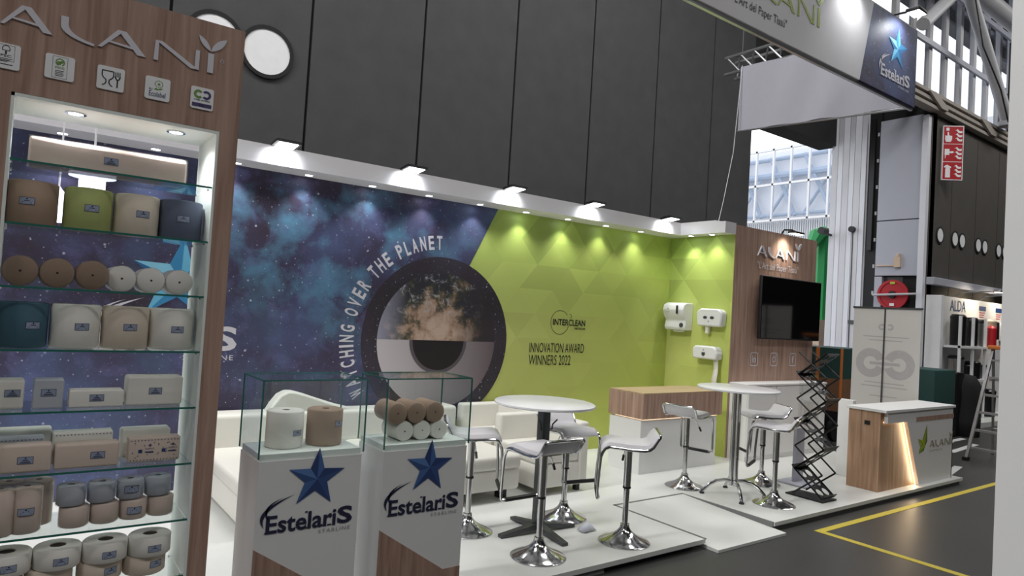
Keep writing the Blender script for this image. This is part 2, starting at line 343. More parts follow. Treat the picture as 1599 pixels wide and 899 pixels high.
def earth_mat():
    mt, n, l, b = nodes('earth_print'); tc = n.new('ShaderNodeTexCoord')
    def noise(sc, d, dist=0): 
        x = n.new('ShaderNodeTexNoise'); x.inputs['Scale'].default_value = sc; x.inputs['Detail'].default_value = d; x.inputs['Roughness'].default_value = .7; x.inputs['Distortion'].default_value = dist; l.new(tc.outputs['Object'], x.inputs['Vector']); return x.outputs['Fac']
    def math_(op, a, bb):
        x = n.new('ShaderNodeMath'); x.operation = op
        for i, v in enumerate((a, bb)):
            if isinstance(v, (int, float)): x.inputs[i].default_value = v
            else: l.new(v, x.inputs[i])
        return x.outputs[0]
    def ramp(src, st):
        cr = n.new('ShaderNodeValToRGB'); e = cr.color_ramp.elements; e[0].position, e[0].color = st[0]; e[1].position, e[1].color = st[-1]
        for p, c in st[1:-1]: k = e.new(p); k.color = c
        l.new(src, cr.inputs[0]); return cr.outputs[0]
    def mixc(f, a, bb):
        x = n.new('ShaderNodeMix'); x.data_type = 'RGBA'; l.new(f, x.inputs[0])
        for i, v in ((6, a), (7, bb)):
            if isinstance(v, tuple): x.inputs[i].default_value = v
            else: l.new(v, x.inputs[i])
        return x.outputs[2]
    mp = n.new('ShaderNodeMapping'); mp.vector_type = 'TEXTURE'; mp.inputs['Location'].default_value = (-.02, 0, .08); mp.inputs['Scale'].default_value = (.62, 1, .5); l.new(tc.outputs['Object'], mp.inputs[0])
    gr = n.new('ShaderNodeTexGradient'); gr.gradient_type = 'SPHERICAL'; l.new(mp.outputs[0], gr.inputs[0])
    land = math_('ADD', math_('MULTIPLY', noise(4.2, 12, .3), 1.1), math_('MULTIPLY', gr.outputs['Fac'], .36))
    col = ramp(land, [(.56, lin((50, 50, 58))), (.61, lin((66, 68, 58))), (.66, lin((104, 92, 76))), (.72, lin((166, 138, 118))), (.86, lin((196, 172, 156)))])
    sp = n.new('ShaderNodeSeparateXYZ'); l.new(tc.outputs['Object'], sp.inputs[0])
    up_ = n.new('ShaderNodeMapRange'); up_.inputs['From Min'].default_value = .15; up_.inputs['From Max'].default_value = .45; l.new(sp.outputs[2], up_.inputs['Value'])
    cl = ramp(noise(9, 8, 1.4), [(.54, (0, 0, 0, 1)), (.66, (1, 1, 1, 1))])
    col = mixc(math_('MULTIPLY', cl, up_.outputs[0]), col, lin((186, 186, 194)))
    lf = n.new('ShaderNodeMapRange'); lf.inputs['From Min'].default_value = -.42; lf.inputs['From Max'].default_value = -.74; l.new(sp.outputs[0], lf.inputs['Value'])
    col = mixc(lf.outputs[0], col, lin((150, 150, 168)))
    mr = n.new('ShaderNodeMapRange'); mr.inputs['From Min'].default_value = .15; mr.inputs['From Max'].default_value = .6; l.new(sp.outputs[0], mr.inputs['Value'])
    col = mixc(mr.outputs[0], col, lin((52, 46, 52)))
    l.new(col, b.inputs['Base Color']); b.inputs['Roughness'].default_value = .5
earth_mat()
def grad_x(name, a, bcol, x0, x1):
    mt, n, l, b = nodes(name); tc = n.new('ShaderNodeTexCoord'); sp = n.new('ShaderNodeSeparateXYZ'); l.new(tc.outputs['Object'], sp.inputs[0])
    mr = n.new('ShaderNodeMapRange'); mr.inputs['From Min'].default_value = x0; mr.inputs['From Max'].default_value = x1; l.new(sp.outputs[0], mr.inputs['Value'])
    mx = n.new('ShaderNodeMix'); mx.data_type = 'RGBA'; l.new(mr.outputs[0], mx.inputs[0]); mx.inputs[6].default_value = lin(a); mx.inputs[7].default_value = lin(bcol)
    l.new(mx.outputs[2], b.inputs['Base Color']); b.inputs['Roughness'].default_value = .5
grad_x('eye_print', (196, 190, 194), (96, 82, 88), -.7, .8)
mat('pupil_print', (34, 28, 32), .5); mat('iris_rim', (92, 84, 92), .5)

# ================================================================ THE SETTING
FZ = -.08
struct(MB().box(-10, 46, -13, 8.52, FZ-.2, FZ).build('floor', 'hall_floor', smooth=0), 'dark grey hall floor in front of the white platform', 'floor')
struct(MB().box(-10, 60, 8.52, 50, FZ-.2, FZ-.02).build('ground_outside', 'asphalt', smooth=0), 'pale yard ground outside the open hall door', 'ground')
struct(MB().box(-10, 46, -13, 9.4, 11.5, 11.7).build('ceiling', 'roof_dark', smooth=0), 'dark hall roof', 'ceiling')
struct(MB().box(-10, 46, -13.2, -13, FZ, 11.5).build('wall_front', 'concrete', smooth=0), 'far concrete hall wall behind the camera', 'wall')
struct(MB().box(-10.2, -10, -13, 9, FZ, 11.5).build('wall_left', 'concrete', smooth=0), 'concrete hall end wall on the left', 'wall')
struct(MB().box(46, 46.2, -13, 6.4, FZ, 11.5).build('wall_right', 'concrete', smooth=0), 'concrete hall end wall far on the right', 'wall')
# painted floor lines
b = MB().box(6.02, 16, 3.25, 3.32, FZ, FZ+.003)
tag(b.build('floor_line', 'line_yellow', smooth=0), 'yellow floor line running along the platform edge', 'line')
tag(MB().box(6.02, 6.09, -2, 3.25, FZ, FZ+.003).build('floor_line', 'line_yellow', smooth=0), 'yellow floor line crossing the bottom right corner', 'line')
# hall wall behind the booth: tall concrete panels
YH = 8.5; k = YH/7.2
wb = struct(MB().box(-10, 12.25, YH+.06, YH+.4, FZ, 11.5).build('wall_hall', 'concrete_joint', smooth=0), 'dark concrete hall wall above the booth', 'wall')
seams = [2.43*k+i*1.362*k for i in range(-7, 6)]+[12.25]
for i in range(len(seams)-1):
    MB().box(seams[i]+.018, seams[i+1]-(.018 if i < len(seams)-2 else 0), YH, YH+.06, FZ, 11.5).build('concrete_panel', 'concrete', wb, smooth=0)
for cx in (1.98*k, 1.47*k):
    p = MB().ring([(.235*k, 0), (.275*k, 0), (.275*k, .03), (.235*k, .03)], (cx, YH-.03, 4.25*k-.30), 32, axis='Y').build('porthole_shade_ring', 'concrete_joint', wb)  # dark ring stands in for the shade inside the port recess
    MB().lathe([(.235*k, 0), (.235*k, .015)], (cx, YH-.02, 4.25*k-.30), 32, axis='Y').build('porthole_disc', 'pure_white', p)
struct(MB().box(12.25, 15.75, YH, YH+.5, 6.13, 11.5).build('lintel', 'concrete_joint', smooth=0), 'dark lintel over the open hall door', 'lintel')
MBd = MB().box(15.75, 15.95, 6.43, 8.58, FZ, 6.9)
ws = struct(MBd.build('wall_step', 'concrete_joint', smooth=0), 'dark wall return beside the hall door', 'wall')
# right hall wall with paired portholes
wr = struct(MB().box(15.7, 46, 6.49, 6.9, FZ, 6.9).build('wall_back_right', 'concrete_joint', smooth=0), 'brown grey concrete hall wall on the right with oval ports', 'wall')
xs = [15.70, 16.83]+[16.83+1.36*i for i in range(1, 21)]
for i in range(len(xs)-1): MB().box(xs[i]+(.012 if i else 0), xs[i+1]-.012, 6.43, 6.49, FZ, 6.5).build('concrete_panel', 'concrete_brown', wr, smooth=0)
for cx in (16.27, 17.05, 17.45, 18.38, 18.78, 19.66, 20.06):
    p = MB().ring([(.15, 0), (.185, 0), (.185, .03), (.15, .03)], (cx, 6.405, 3.96), 24, axis='Y').build('porthole_shade_ring', 'concrete_joint', wr)  # recess shadow drawn as a dark ring round each port
    MB().lathe([(.15, 0), (.15, .015)], (cx, 6.41, 3.96), 24, axis='Y').build('porthole_disc', 'pure_white', p)
struct(MB().box(15.7, 30, 6.28, 6.43, 2.84, 3.0).build('trim_1', 'cabinet_grey', smooth=0, bevel=.01), 'pale horizontal rail low on the right hall wall', 'trim')
# girder above the right wall
gb = MB()
for i in range(5): gb.box(14.4, 34, 6.30+(i % 2)*.05, 6.5, 6.56+i*.07, 6.56+(i+1)*.07)
struct(gb.build('trim_2', 'beam_beige', smooth=0), 'ribbed beige girder under the high windows', 'trim')
for i in range(3):
    x = 15.1+2.75*i
    struct(MB().prism([(x, 6.84), (x+.3, 6.88), (x+.95, 6.68), (x+.9, 6.60), (x+.6, 6.60)], FR((0, 6.30, 0)), 0, .05).build('girder_plate', 'beam_beige', smooth=0), 'beige gusset plate on the girder, number %s from the hall door' % ('one', 'two', 'three')[i], 'plate')
# high window band
wf = struct(MB().box(14.0, 46, 6.62, 6.8, 6.9, 7.0).box(14.0, 46, 6.62, 6.8, 11.3, 11.5).build('window_1', 'steel_white', smooth=0), 'high glazed window band with pale mullions', 'window')
mull = MB().box(-.09, .09, 6.5, 6.75, 7.0, 11.3)
m0 = None
for i in range(24):
    x = 14.4+.805*i
    if m0 is None: m0 = MB().box(x-.075, x+.075, 6.64, 6.74, 7.0, 11.3).build('mullion', 'steel_white', wf, smooth=0)
    else:
        c = m0.copy(); C.objects.link(c); c.location.x = .805*i
for z in (8.15, 9.6): MB().box(14.0, 34, 6.56, 6.62, z-.06, z+.06).build('transom', 'cabinet_grey', wf, smooth=0)
p0 = None
for i in range(23):
    x = 14.4+.805*i
    if p0 is None: p0 = MB().box(x+.075, x+.73, 6.70, 6.708, 7.0, 11.3).build('pane', 'window_glass', wf, smooth=0)
    else:
        c = p0.copy(); C.objects.link(c); c.location.x = .805*i
# tubular roof truss in front of the windows
tr = thing('roof_truss', (19, 6.2, 6.9), 'grey tubular roof truss crossing the high windows', 'truss')
for a, bb, r in (((16.5, 9.26), (18.97, 6.98), .13), ((15.8, 9.1), (14.3, 7.95), .13), ((20.6, 8.3), (19.05, 7.0), .11), ((20.9, 7.95), (19.1, 6.98), .09), ((16.5, 9.26), (15.75, 9.9), .12)):
    MB().tube([(a[0], 6.1, a[1]), (bb[0], 6.1, bb[1])], r, 14).build('brace', 'steel_white', tr)
MB().tube([(13.5, 6.1, 9.45), (30, 6.1, 9.45)], .2, 16).build('chord', 'steel_white', tr)
MB().lathe([(.05, 0), (.2, 0), (.22, .1), (.1, .18)], (19.0, 6.1, 6.88), 16).build('node', 'steel_white', tr)
tag(MB().tube([(16.3, 5.97, 9.4), (16.9, 5.95, 8.2), (18.0, 5.95, 7.5), (18.7, 6.0, 6.9)], .018, 6).build('cable', 'black_plastic'), 'thin black cable slung along the roof truss', 'cable')
tag(MB().box(20.0, 20.2, 6.36, 6.45, 6.7, 9.3).build('downpipe', 'black_metal', smooth=0), 'dark vertical pipe beside the high windows', 'pipe')

# ---- view through the hall door
ob = thing('glass_building', (40, 25, FZ), 'glass fronted building with blue trusses seen through the hall door', 'building')
MB().box(40.3, 46, 8.6, 42, FZ, 13.3).build('body', 'pure_white', ob, smooth=0)
cb = MB()
for i in range(170): cb.box(39.9, 40.3, 15.5+i*.15, 15.5+i*.15+.08, 6.3, 8.55)
cb.box(40.05, 40.3, 15.5, 41, 6.3, 8.55)
o_ = cb.build('corrugated_band', 'building_band', ob, smooth=0); o_['kind'] = 'stuff'
MB().box(39.95, 40.3, 15.5, 41, FZ, 6.3).build('lower_wall', 'beige', ob, smooth=0)
for i in range(21):
    y = 15.6+1.25*i
    MB().box(39.4, 39.55, y-.06, y+.06, 8.55, 13.3).build('mullion', 'pure_white', ob, smooth=0)
for z in (8.6, 10.95, 13.25): MB().box(39.4, 39.56, 15.5, 41, z-.07, z+.07).build('rail', 'pure_white', ob, smooth=0)
MB().box(39.45, 39.47, 15.5, 41, 8.6, 13.25).build('pane', 'window_glass', ob, smooth=0)
for a, bb, r in (((16, 9.0), (41, 9.0), .10), ((16, 11.6), (41, 11.6), .22), ((16, 12.7), (41, 12.7), .14)):
    MB().tube([(39.9, a[0], a[1]), (39.9, bb[0], bb[1])], r, 8).build('truss_tube', 'truss_blue', ob)
for i in range(10):
    y = 17+2.4*i
    MB().tube([(39.9, y, 8.9), (39.9, y+1.9, 12.8)], .13, 8).build('truss_tube', 'truss_blue', ob)
    MB().tube([(39.9, y+1.9, 8.9), (39.9, y, 11.6)], .10, 8).build('truss_tube', 'truss_blue', ob)
gm = thing('lifting_boom', (25, 14, FZ), 'green lifting machine boom standing outside the hall door', 'machine')
MB().tube([(25.1, 14, FZ), (25.1, 14, 5.2), (25.0, 14, 5.45), (24.6, 14, 5.3), (24.2, 14, 4.75)], [.3, .3, .3, .3, .15], 8).build('boom', 'boom_green', gm)
MB().box(24.4, 25.6, 13.6, 14.4, FZ, 2.1).build('body', 'beige', gm, smooth=0)
sc_ = thing('security_camera', (15.4, 8.56, 4.0), 'small dark security camera on a bracket at the hall door jamb', 'camera')
MB().lathe([(.0, 0), (.085, .0), (.085, .22), (0, .22)], (15.12, 8.5, 4.05), 14, axis='X').build('body', 'black_plastic', sc_)
MB().tube([(15.3, 8.5, 4.05), (15.5, 8.52, 4.0), (15.76, 8.54, 4.0)], .03, 8).build('bracket', 'black_plastic', sc_)

# ---- folding hall door stack, black shaft, grey cabinet panel, hose reel: all on the wall return
XR = 15.66
door = struct(MB().box(XR+.02, XR+.08, 7.74, 8.6, FZ, 6.9).build('door_1', 'hall_white', smooth=0), 'white ribbed folding hall door leaves folded back', 'door')
for i in range(6):
    y0 = 7.76+i*.137
    MB().prism([(-y0-.13, .02+.03*(i % 2)), (-y0-.004, .02+.03*((i+1) % 2)), (-y0-.004, -.03), (-y0-.13, -.03)], (Vector((XR, 0, FZ)), Vector((0, -1, 0)), Vector((-1, 0, 0)), Vector((0, 0, 1))), 0, 6.9).build('leaf', 'hall_white', door, smooth=0)
MB().tube([(XR-.05, 8.0, 4.1), (XR-.14, 8.0, 4.1)], .07, 10).build('lock_knob', 'black_plastic', door)
MB().tube([(XR-.05, 8.0, 4.1), (XR-.05, 7.99, .2)], .012, 6).build('rod', 'dark_steel', door)
MB().box(XR-.06, XR-.04, 7.80, 8.02, 1.92, 2.0).build('door_plate', 'dark_steel', door, smooth=0)
struct(MB().box(XR, XR+.08, 7.46, 7.73, FZ, 6.9).build('trim_3', 'black_metal', smooth=0), 'black guide shaft between folding door and grey panel', 'trim')
MB().box(XR-.08, XR-.001, 7.56, 7.66, 3.6, 6.6).build('counterweight', 'bin_black', bpy.data.objects['trim_3'])
for i in range(7): MB().box(XR-.03, XR, 7.49, 7.53, 2.6+i*.6, 2.68+i*.6).build('bracket', 'steel_white', bpy.data.objects['trim_3'], smooth=0)
cab = thing('wall_cabinet', (XR, 6.95, FZ), 'tall pale grey wall casing beside the hall door holding the hose reel', 'cabinet')
MB().box(XR-.1, XR+.08, 6.44, 6.56, FZ, 6.48).build('edge_post', 'hall_white', cab, smooth=0)
MB().box(XR-.06, XR+.08, 6.56, 7.46, 4.26, 6.52).build('panel', 'cabinet_grey', cab, smooth=0, bevel=.01)
MB().box(XR-.06, XR+.08, 6.56, 7.46, 3.02, 4.24).build('panel', 'cabinet_grey', cab, smooth=0, bevel=.01)
MB().box(XR+.05, XR+.08, 6.56, 7.46, 2.2, 3.0).build('niche', 'dark_steel', cab, smooth=0)
MB().box(XR-.06, XR+.08, 6.56, 7.46, FZ, 2.2).build('panel', 'cabinet_grey', cab, smooth=0, bevel=.01)
MB().box(XR-.06, XR+.05, 7.3, 7.46, 2.2, 3.0).build('side_strip', 'cabinet_grey', cab, smooth=0)
MB().box(XR-.13, XR-.06, 6.9, 7.03, 3.2, 3.42).tube([(XR-.09, 7.42, 3.24), (XR-.09, 6.96, 3.24)], .015, 6).tube([(XR-.1, 6.96, 3.42), (XR-.1, 6.96, 3.5)], .04, 8).build('alarm_box', 'beige', cab)
hr = thing('fire_hose_reel', (XR-.1, 7.03, 2.27), 'round red fire hose reel in the grey wall casing', 'hose reel')
MB().lathe([(0, 0), (.30, 0), (.32, .02), (.32, .04), (.24, .05), (.24, .08), (0, .08)], (XR-.12, 7.03, 2.6), 32, axis='X').build('reel_disc', 'hose_red', hr)
MB().ring([(.27, 0), (.325, 0), (.325, .02), (.27, .02)], (XR-.14, 7.03, 2.6), 32, axis='X').build('rim', 'hose_red', hr)
MB().lathe([(0, 0), (.08, 0), (.08, .05), (0, .05)], (XR-.17, 7.03, 2.6), 16, axis='X').build('hub', 'black_plastic', hr)
MB().tube([(XR-.2, 7.42, 2.58), (XR-.2, 6.52, 2.62)], .025, 8).build('bar', 'steel_white', hr)
MB().box(XR-.143, XR-.14, 6.98, 7.08, 2.35, 2.41).build('label_sticker', 'pure_white', hr, smooth=0)
MB().box(XR-.143, XR-.14, 6.98, 7.08, 2.83, 2.88).build('label_sticker', 'lime_light', hr, smooth=0)
# fire signs
AG = R(-45); su = Vector((math.cos(AG), math.sin(AG), 0))*.875; sn = Vector((math.sin(AG), -math.cos(AG), 0)); so = Vector((16.13, 6.38, 5.15)); sv_ = Vector((0, 0, .94))
sg = thing('fire_sign', tuple(so), 'red fire equipment sign of three stacked pictograms on the right wall', 'sign')
MB().prism([(0, 0), (.48, 0), (.48, 1.27), (0, 1.27)], (so, su, sv_, sn), -.05, 0).build('panel', 'pure_white', sg, smooth=0)
MB().tube([tuple(so+su*.1+Vector((0, 0, .65))-sn*.04), (16.2, 6.435, 5.85)], .02, 6).build('bracket', 'dark_steel', sg)
for i in range(3):
    fr = (so+su*.02+sv_*(.02+i*.415), su, sv_, sn)
    pl = MB().prism([(0, 0), (.44, 0), (.44, .40), (0, .40)], fr, .0005, .003).build('red_plate', 'sign_red', sg, smooth=0)
    pm = MB()
    for j in range(3):
        y = .06+.095*j
        pm.prism([(.25, y+.05), (.29, y+.06), (.32, y+.01), (.36, y-.005), (.42, y), (.42, y+.05), (.38, y+.04), (.35, y+.05), (.31, y+.09)], fr, .003, .006)
    if i == 2: pm.prism([(.05, .30), (.12, .30), (.12, .37), (.05, .37)], fr, .003, .006).prism([(.05, .04), (.16, .04), (.19, .10), (.19, .18), (.12, .19), (.11, .27), (.08, .27), (.08, .18), (.03, .19), (.03, .10)], fr, .003, .006)
    elif i == 1: pm.prism([(.03, .15), (.14, .15), (.14, .29), (.03, .29)], fr, .003, .006).prism([(.14, .20), (.19, .19), (.23, .20), (.24, .23), (.20, .24), (.14, .23)], fr, .003, .006).prism([(.04, .07), (.05, .07), (.06, .15), (.04, .15)], fr, .003, .006)
    else: pm.prism([(.06, .04), (.17, .04), (.17, .24), (.15, .27), (.19, .26), (.19, .29), (.13, .32), (.10, .34), (.03, .30), (.03, .27), (.08, .27), (.06, .24)], fr, .003, .006)
    pm.build('pictogram', 'pure_white', pl, smooth=0)

# ================================================================ BOOTH SHELL
deck_label = 'white booth platform boards'
struct(MB().box(-1.3, 4.665, 3.48, 6.56, -.035, 0).box(4.665, 5.645, 4.52, 6.56, -.035, 0).build('platform', 'platform_white', smooth=0), 'white booth platform under the lounge and first bar table', 'platform')
struct(MB().box(5.645, 9.76, 3.48, 6.56, -.035, 0).build('platform', 'platform_white', smooth=0), 'white booth platform under the reception counter', 'platform')
struct(MB().box(-1.3, 3.55, 3.50, 6.55, FZ, -.035).box(3.55, 4.6, 3.56, 6.55, FZ, -.035).box(4.6, 5.65, 4.6, 6.55, FZ, -.035).box(5.65, 9.74, 3.51, 6.55, FZ, -.035).build('platform_base', 'platform_edge', smooth=0), 'grey base layer under the white platform', 'platform')
rb = MB().add([(4.675, 4.50, 0), (5.635, 4.50, 0), (5.635, 3.36, -.055), (4.675, 3.36, -.055), (4.675, 4.50, FZ), (5.635, 4.50, FZ), (5.635, 3.36, FZ+.002), (4.675, 3.36, FZ+.002)],
    [(0, 3, 2, 1), (4, 5, 6, 7), (3, 7, 6, 2), (0, 4, 7, 3), (1, 2, 6, 5), (0, 1, 5, 4)])
struct(rb.build('ramp', 'platform_white', smooth=0), 'white access ramp let into the platform front', 'ramp')
jb = MB().box(4.655, 4.68, 3.48, 4.52, -.004, .0025).box(4.655, 5.65, 4.5, 4.525, -.004, .0025).box(5.63, 5.65, 3.49, 4.5, -.05, .001)
struct(jb.build('trim_4', 'joint_grey', smooth=0), 'grey metal edging around the ramp', 'trim')
YB = 6.55; SOF = 2.93; TOP = 3.10
wk = struct(MB().box(-1.2, 7.8, YB, YB+.1, 0, TOP).build('wall_back', 'white_panel', smooth=0), 'booth back wall printed with space artwork and lime green', 'wall')
# mosaic (lime printed wall)
def mosaic(name, x0, x1, z1, frame, parent, seed):
    rnd = random.Random(seed); o, u, v, nn = frame; hh = .30; bw = .52; mb = MB(); cols = []
    nrow = int(math.ceil(z1/hh))
    def colr(x, z, j):
        t = z/z1
        top_ = lin((178, 206, 104)); mid = lin((198, 204, 122)); low = lin((190, 194, 106)); right = lin((182, 200, 92))
        base = [top_[i]*max(0, t*2-1)+mid[i]*(1-abs(t*2-1))+low[i]*max(0, 1-t*2) for i in range(3)]
        q = max(0, min(1, (x-x0)/(x1-x0))); base = [base[i]*(1-.6*q)+right[i]*.6*q for i in range(3)]
        amp = .05+.17*max(0, (t-.5)*2)
        return tuple(c*(1+j*amp) for c in base)+(1,)
    for r_ in range(nrow):
        zt = z1-r_*hh; zb = max(0, zt-hh); sh = (r_ % 2)*bw/2; x = x0-bw+sh-.0
        while x < x1+bw:
            for tri in (((x, zb), (x+bw, zb), (x+bw/2, zt)), ((x+bw/2, zt), (x+bw, zb), (x+1.5*bw, zt))):
                pts = [(min(max(a, x0), x1), bb) for a, bb in tri]
                if max(a for a, _ in pts)-min(a for a, _ in pts) < 1e-4: continue
                cx = sum(a for a, _ in pts)/3; cz = sum(bb for _, bb in pts)/3
                mb.add([o+u*a+v*bb for a, bb in pts], [(0, 1, 2)]); cols.append(colr(cx, cz, rnd.uniform(-1, .7)))
            x += bw
    ob_ = mb.build(name, 'mosaic', parent, smooth=0)
    ca = ob_.data.color_attributes.new('Col', 'FLOAT_COLOR', 'CORNER')
    for p, c in zip(ob_.data.polygons, cols):
        for li in p.loop_indices: ca.data[li].color = c
    return ob_
mosaic('green_print', 3.9, 7.65, SOF, FR((0, YB-.004, 0)), wk, 3)
# space artwork
fr = FR((0, YB-.006, 0))
MB().prism([(-1.2, 0), (3.95, 0), (3.95, 1.3), (4.208, 2.234), (4.56, SOF), (-1.2, SOF)], fr, 0, .002).build('space_print', 'nebula', wk, smooth=0)
EC = (3.867, 1.37)
MB().prism(arc2(*EC, .925, 0, 360, 64)[:-1], fr, .001, .004).build('orbit_disc_print', 'nebula_dark', wk, smooth=0)
def centred(mb, name, mt, loc, parent):
    o = mb.build(name, mt, parent, smooth=0, local=True); o.location = Vector(loc)-OFF[parent.name]; return o
f0 = FR((0, 0, 0))
centred(MB().prism(arc2(0, 0, .75, 0, 180, 40), f0, 0, .002), 'earth_print', 'earth_print', (EC[0], YB-.011, EC[1]), wk)
centred(MB().prism(arc2(0, 0, .75, 180, 360, 40), f0, 0, .002), 'eye_print', 'eye_print', (EC[0], YB-.011, EC[1]-.001), wk)
centred(MB().prism(arc2(0, 0, .365, 180, 360, 30), f0, 0, .001), 'iris_print', 'iris_rim', (EC[0]-.005, YB-.0135, EC[1]), wk)
centred(MB().prism(arc2(0, 0, .325, 180, 360, 30), f0, 0, .001), 'pupil_print', 'pupil_print', (EC[0]-.005, YB-.015, EC[1]), wk)
# arc lettering
tx = MB(); word = 'WATCHING OVER THE PLANET'; wid = {'I': .5, ' ': .62, 'W': 1.15, 'L': .85}
tot = sum(wid.get(c, 1.0) for c in word); a = 214; sweep = 123; acc = 0
for ch in word:
    ww = wid.get(ch, 1.0); th = a-sweep*(acc+ww/2)/tot; acc += ww
    if ch == ' ': continue
    rad = Vector((math.cos(R(th)), 0, math.sin(R(th)))); tan = Vector((math.sin(R(th)), 0, -math.cos(R(th))))
    o = Vector((EC[0], YB-.007, EC[1]))+rad*1.005
    put_text(tx, ch, (o, tan, rad, Vector((0, -1, 0))), w=.068*min(1.1, ww) if ch != 'I' else .024, h=.155, bold=.028, d=.003, center=True)
tx.build('arc_lettering', 'print_white', wk, smooth=0)
# award lettering
tx = MB(); fy = YB-.006
put_text(tx, 'INNOVATION AWARD', FR((5.146, fy, 1.255)), w=.90, h=.12, d=.003); put_text(tx, 'WINNERS 2022', FR((5.146, fy, 1.10)), w=.68, h=.125, d=.003)
put_text(tx, 'INTERCLEAN', FR((5.50, fy, 1.60)), w=.545, h=.08, bold=.02, d=.003); put_text(tx, 'AMSTERDAM', FR((5.86, fy, 1.555)), w=.185, h=.026, bold=.01, d=.003)
o_ = arc2(5.613, 1.637, .153, 38, 345, 40); i_ = arc2(5.613, 1.637, .147, 38, 345, 40)
swoosh(tx, FR((0, fy, 0)), o_, i_, 0, .003)
swoosh(tx, FR((0, fy, 0)), arc2(5.775, 1.72, .03, 120, -60, 12), arc2(5.775, 1.72, .024, 120, -60, 12), 0, .003)
tx.build('award_lettering', 'ink', wk, smooth=0)
# large logo on the wall, seen through the open shelf
lg = MB(); estelaris(lg, FR((.60, YB-.009, 1.225)), 1.12, 0, (1, 2, 3, 4), 0, .002)
lg.build('wall_logo_print', ['print_white', 'cyan_a', 'cyan_b', 'cyan_c', 'cyan_d'], wk, smooth=0)
# side wall with dispensers, wood wall with the screen
XS = 7.65
wsd = struct(MB().box(XS, XS+.1, 5.552, YB, 0, TOP).build('wall_side', 'white_panel', smooth=0), 'short lime green booth side wall carrying the dispensers', 'wall')
mosaic('green_print', 0, 1.075, SOF, FR((XS-.004, YB, 0), 'left'), wsd, 8)
wwd = struct(MB().box(XS, 9.64, 5.47, 5.55, 0, 3.06).box(9.56, 9.64, 5.55, YB, 0, 3.06).build('wall_wood', 'walnut', smooth=0), 'wood grain booth wall with the television', 'wall')
tx = MB(); put_alani(tx, FR((8.14, 5.468, 2.70)), 1.0, d=.015, hs=1.25)
put_text(tx, '"L\'Art del Paper Tiss\u00fa"', FR((8.15, 5.468, 2.50)), w=1.0, h=.125, d=.006)
tx.build('wall_lettering', 'print_white', wwd, smooth=0)
for i, x in enumerate((8.18, 8.65, 9.12)):
    ic = MB(); q = .085; fr = FR((x, 5.467, 1.29))
    for sgn in range(4):
        pass
    def rr(w_, h_, r_): return arc2(w_-r_, h_-r_, r_, 0, 90, 5)+arc2(-w_+r_, h_-r_, r_, 90, 180, 5)+arc2(-w_+r_, -h_+r_, r_, 180, 270, 5)+arc2(w_-r_, -h_+r_, r_, 270, 360, 5)
    A, B = rr(q, q*1.1, .03), rr(q-.012, q*1.1-.012, .022); A.append(A[0]); B.append(B[0])
    for j in range(len(A)-1): swoosh(ic, fr, [A[j], A[j+1]], [B[j], B[j+1]], 0, .003)
    if i == 0: put_text(ic, 'in', (fr[0]+Vector((0, 0, -.045)), fr[1], fr[2], fr[3]), h=.09, bold=.02, d=.003, center=True)
    elif i == 2: put_text(ic, 'f', (fr[0]+Vector((0, 0, -.05)), fr[1], fr[2], fr[3]), h=.1, bold=.02, d=.003, center=True)
    else:
        A, B = arc2(0, 0, .042, 0, 360, 16), arc2(0, 0, .03, 0, 360, 16)
        for j in range(16): swoosh(ic, fr, [A[j], A[j+1]], [B[j], B[j+1]], 0, .003)
        swoosh(ic, fr, arc2(.045, .055, .01, 0, 180, 6), arc2(.045, .055, .01, 360, 180, 6), 0, .003)
    ic.build('social_icon', 'print_white', wwd, smooth=0)
# fascia
fs = struct(MB().box(-1.2, 7.42, 6.2, YB, SOF, TOP).box(7.42, XS, 5.62, YB, SOF, TOP).box(7.42, XS, 5.47, 5.62, SOF-.0, TOP-.02).build('trim_5', 'white_fascia', smooth=0), 'white fascia box running along the top of the booth walls', 'trim')
def spot(name, loc, power, size, blend, col=(1, .99, .97), target=None, rad=.03):
    l = bpy.data.lights.new(name, 'SPOT'); l.energy = power; l.spot_size = R(size); l.spot_blend = blend; l.color = col; l.shadow_soft_size = rad
    o = bpy.data.objects.new(name, l); C.objects.link(o); o.location = loc
    d = (Vector(target)-Vector(loc)) if target else Vector((0, 0, -1)); o.rotation_euler = d.to_track_quat('-Z', 'Y').to_euler(); return o
DL = [(.26+.66*i, 6.42) for i in range(-1, 11)]+[(7.52, 6.1), (7.52, 5.75)]
for i, (x, y) in enumerate(DL):
    dl = MB().ring([(.036, -.006), (.05, -.006), (.05, 0), (.036, 0)], (x, y, SOF), 20).build('downlight', 'white_fascia', fs)
    MB().lathe([(.035, -.004), (.035, -.001)], (x, y, SOF), 20).build('lens', 'lamp_cool', dl)
    spot('downlight_beam', (x, y, SOF-.012), 11, 95, .7)
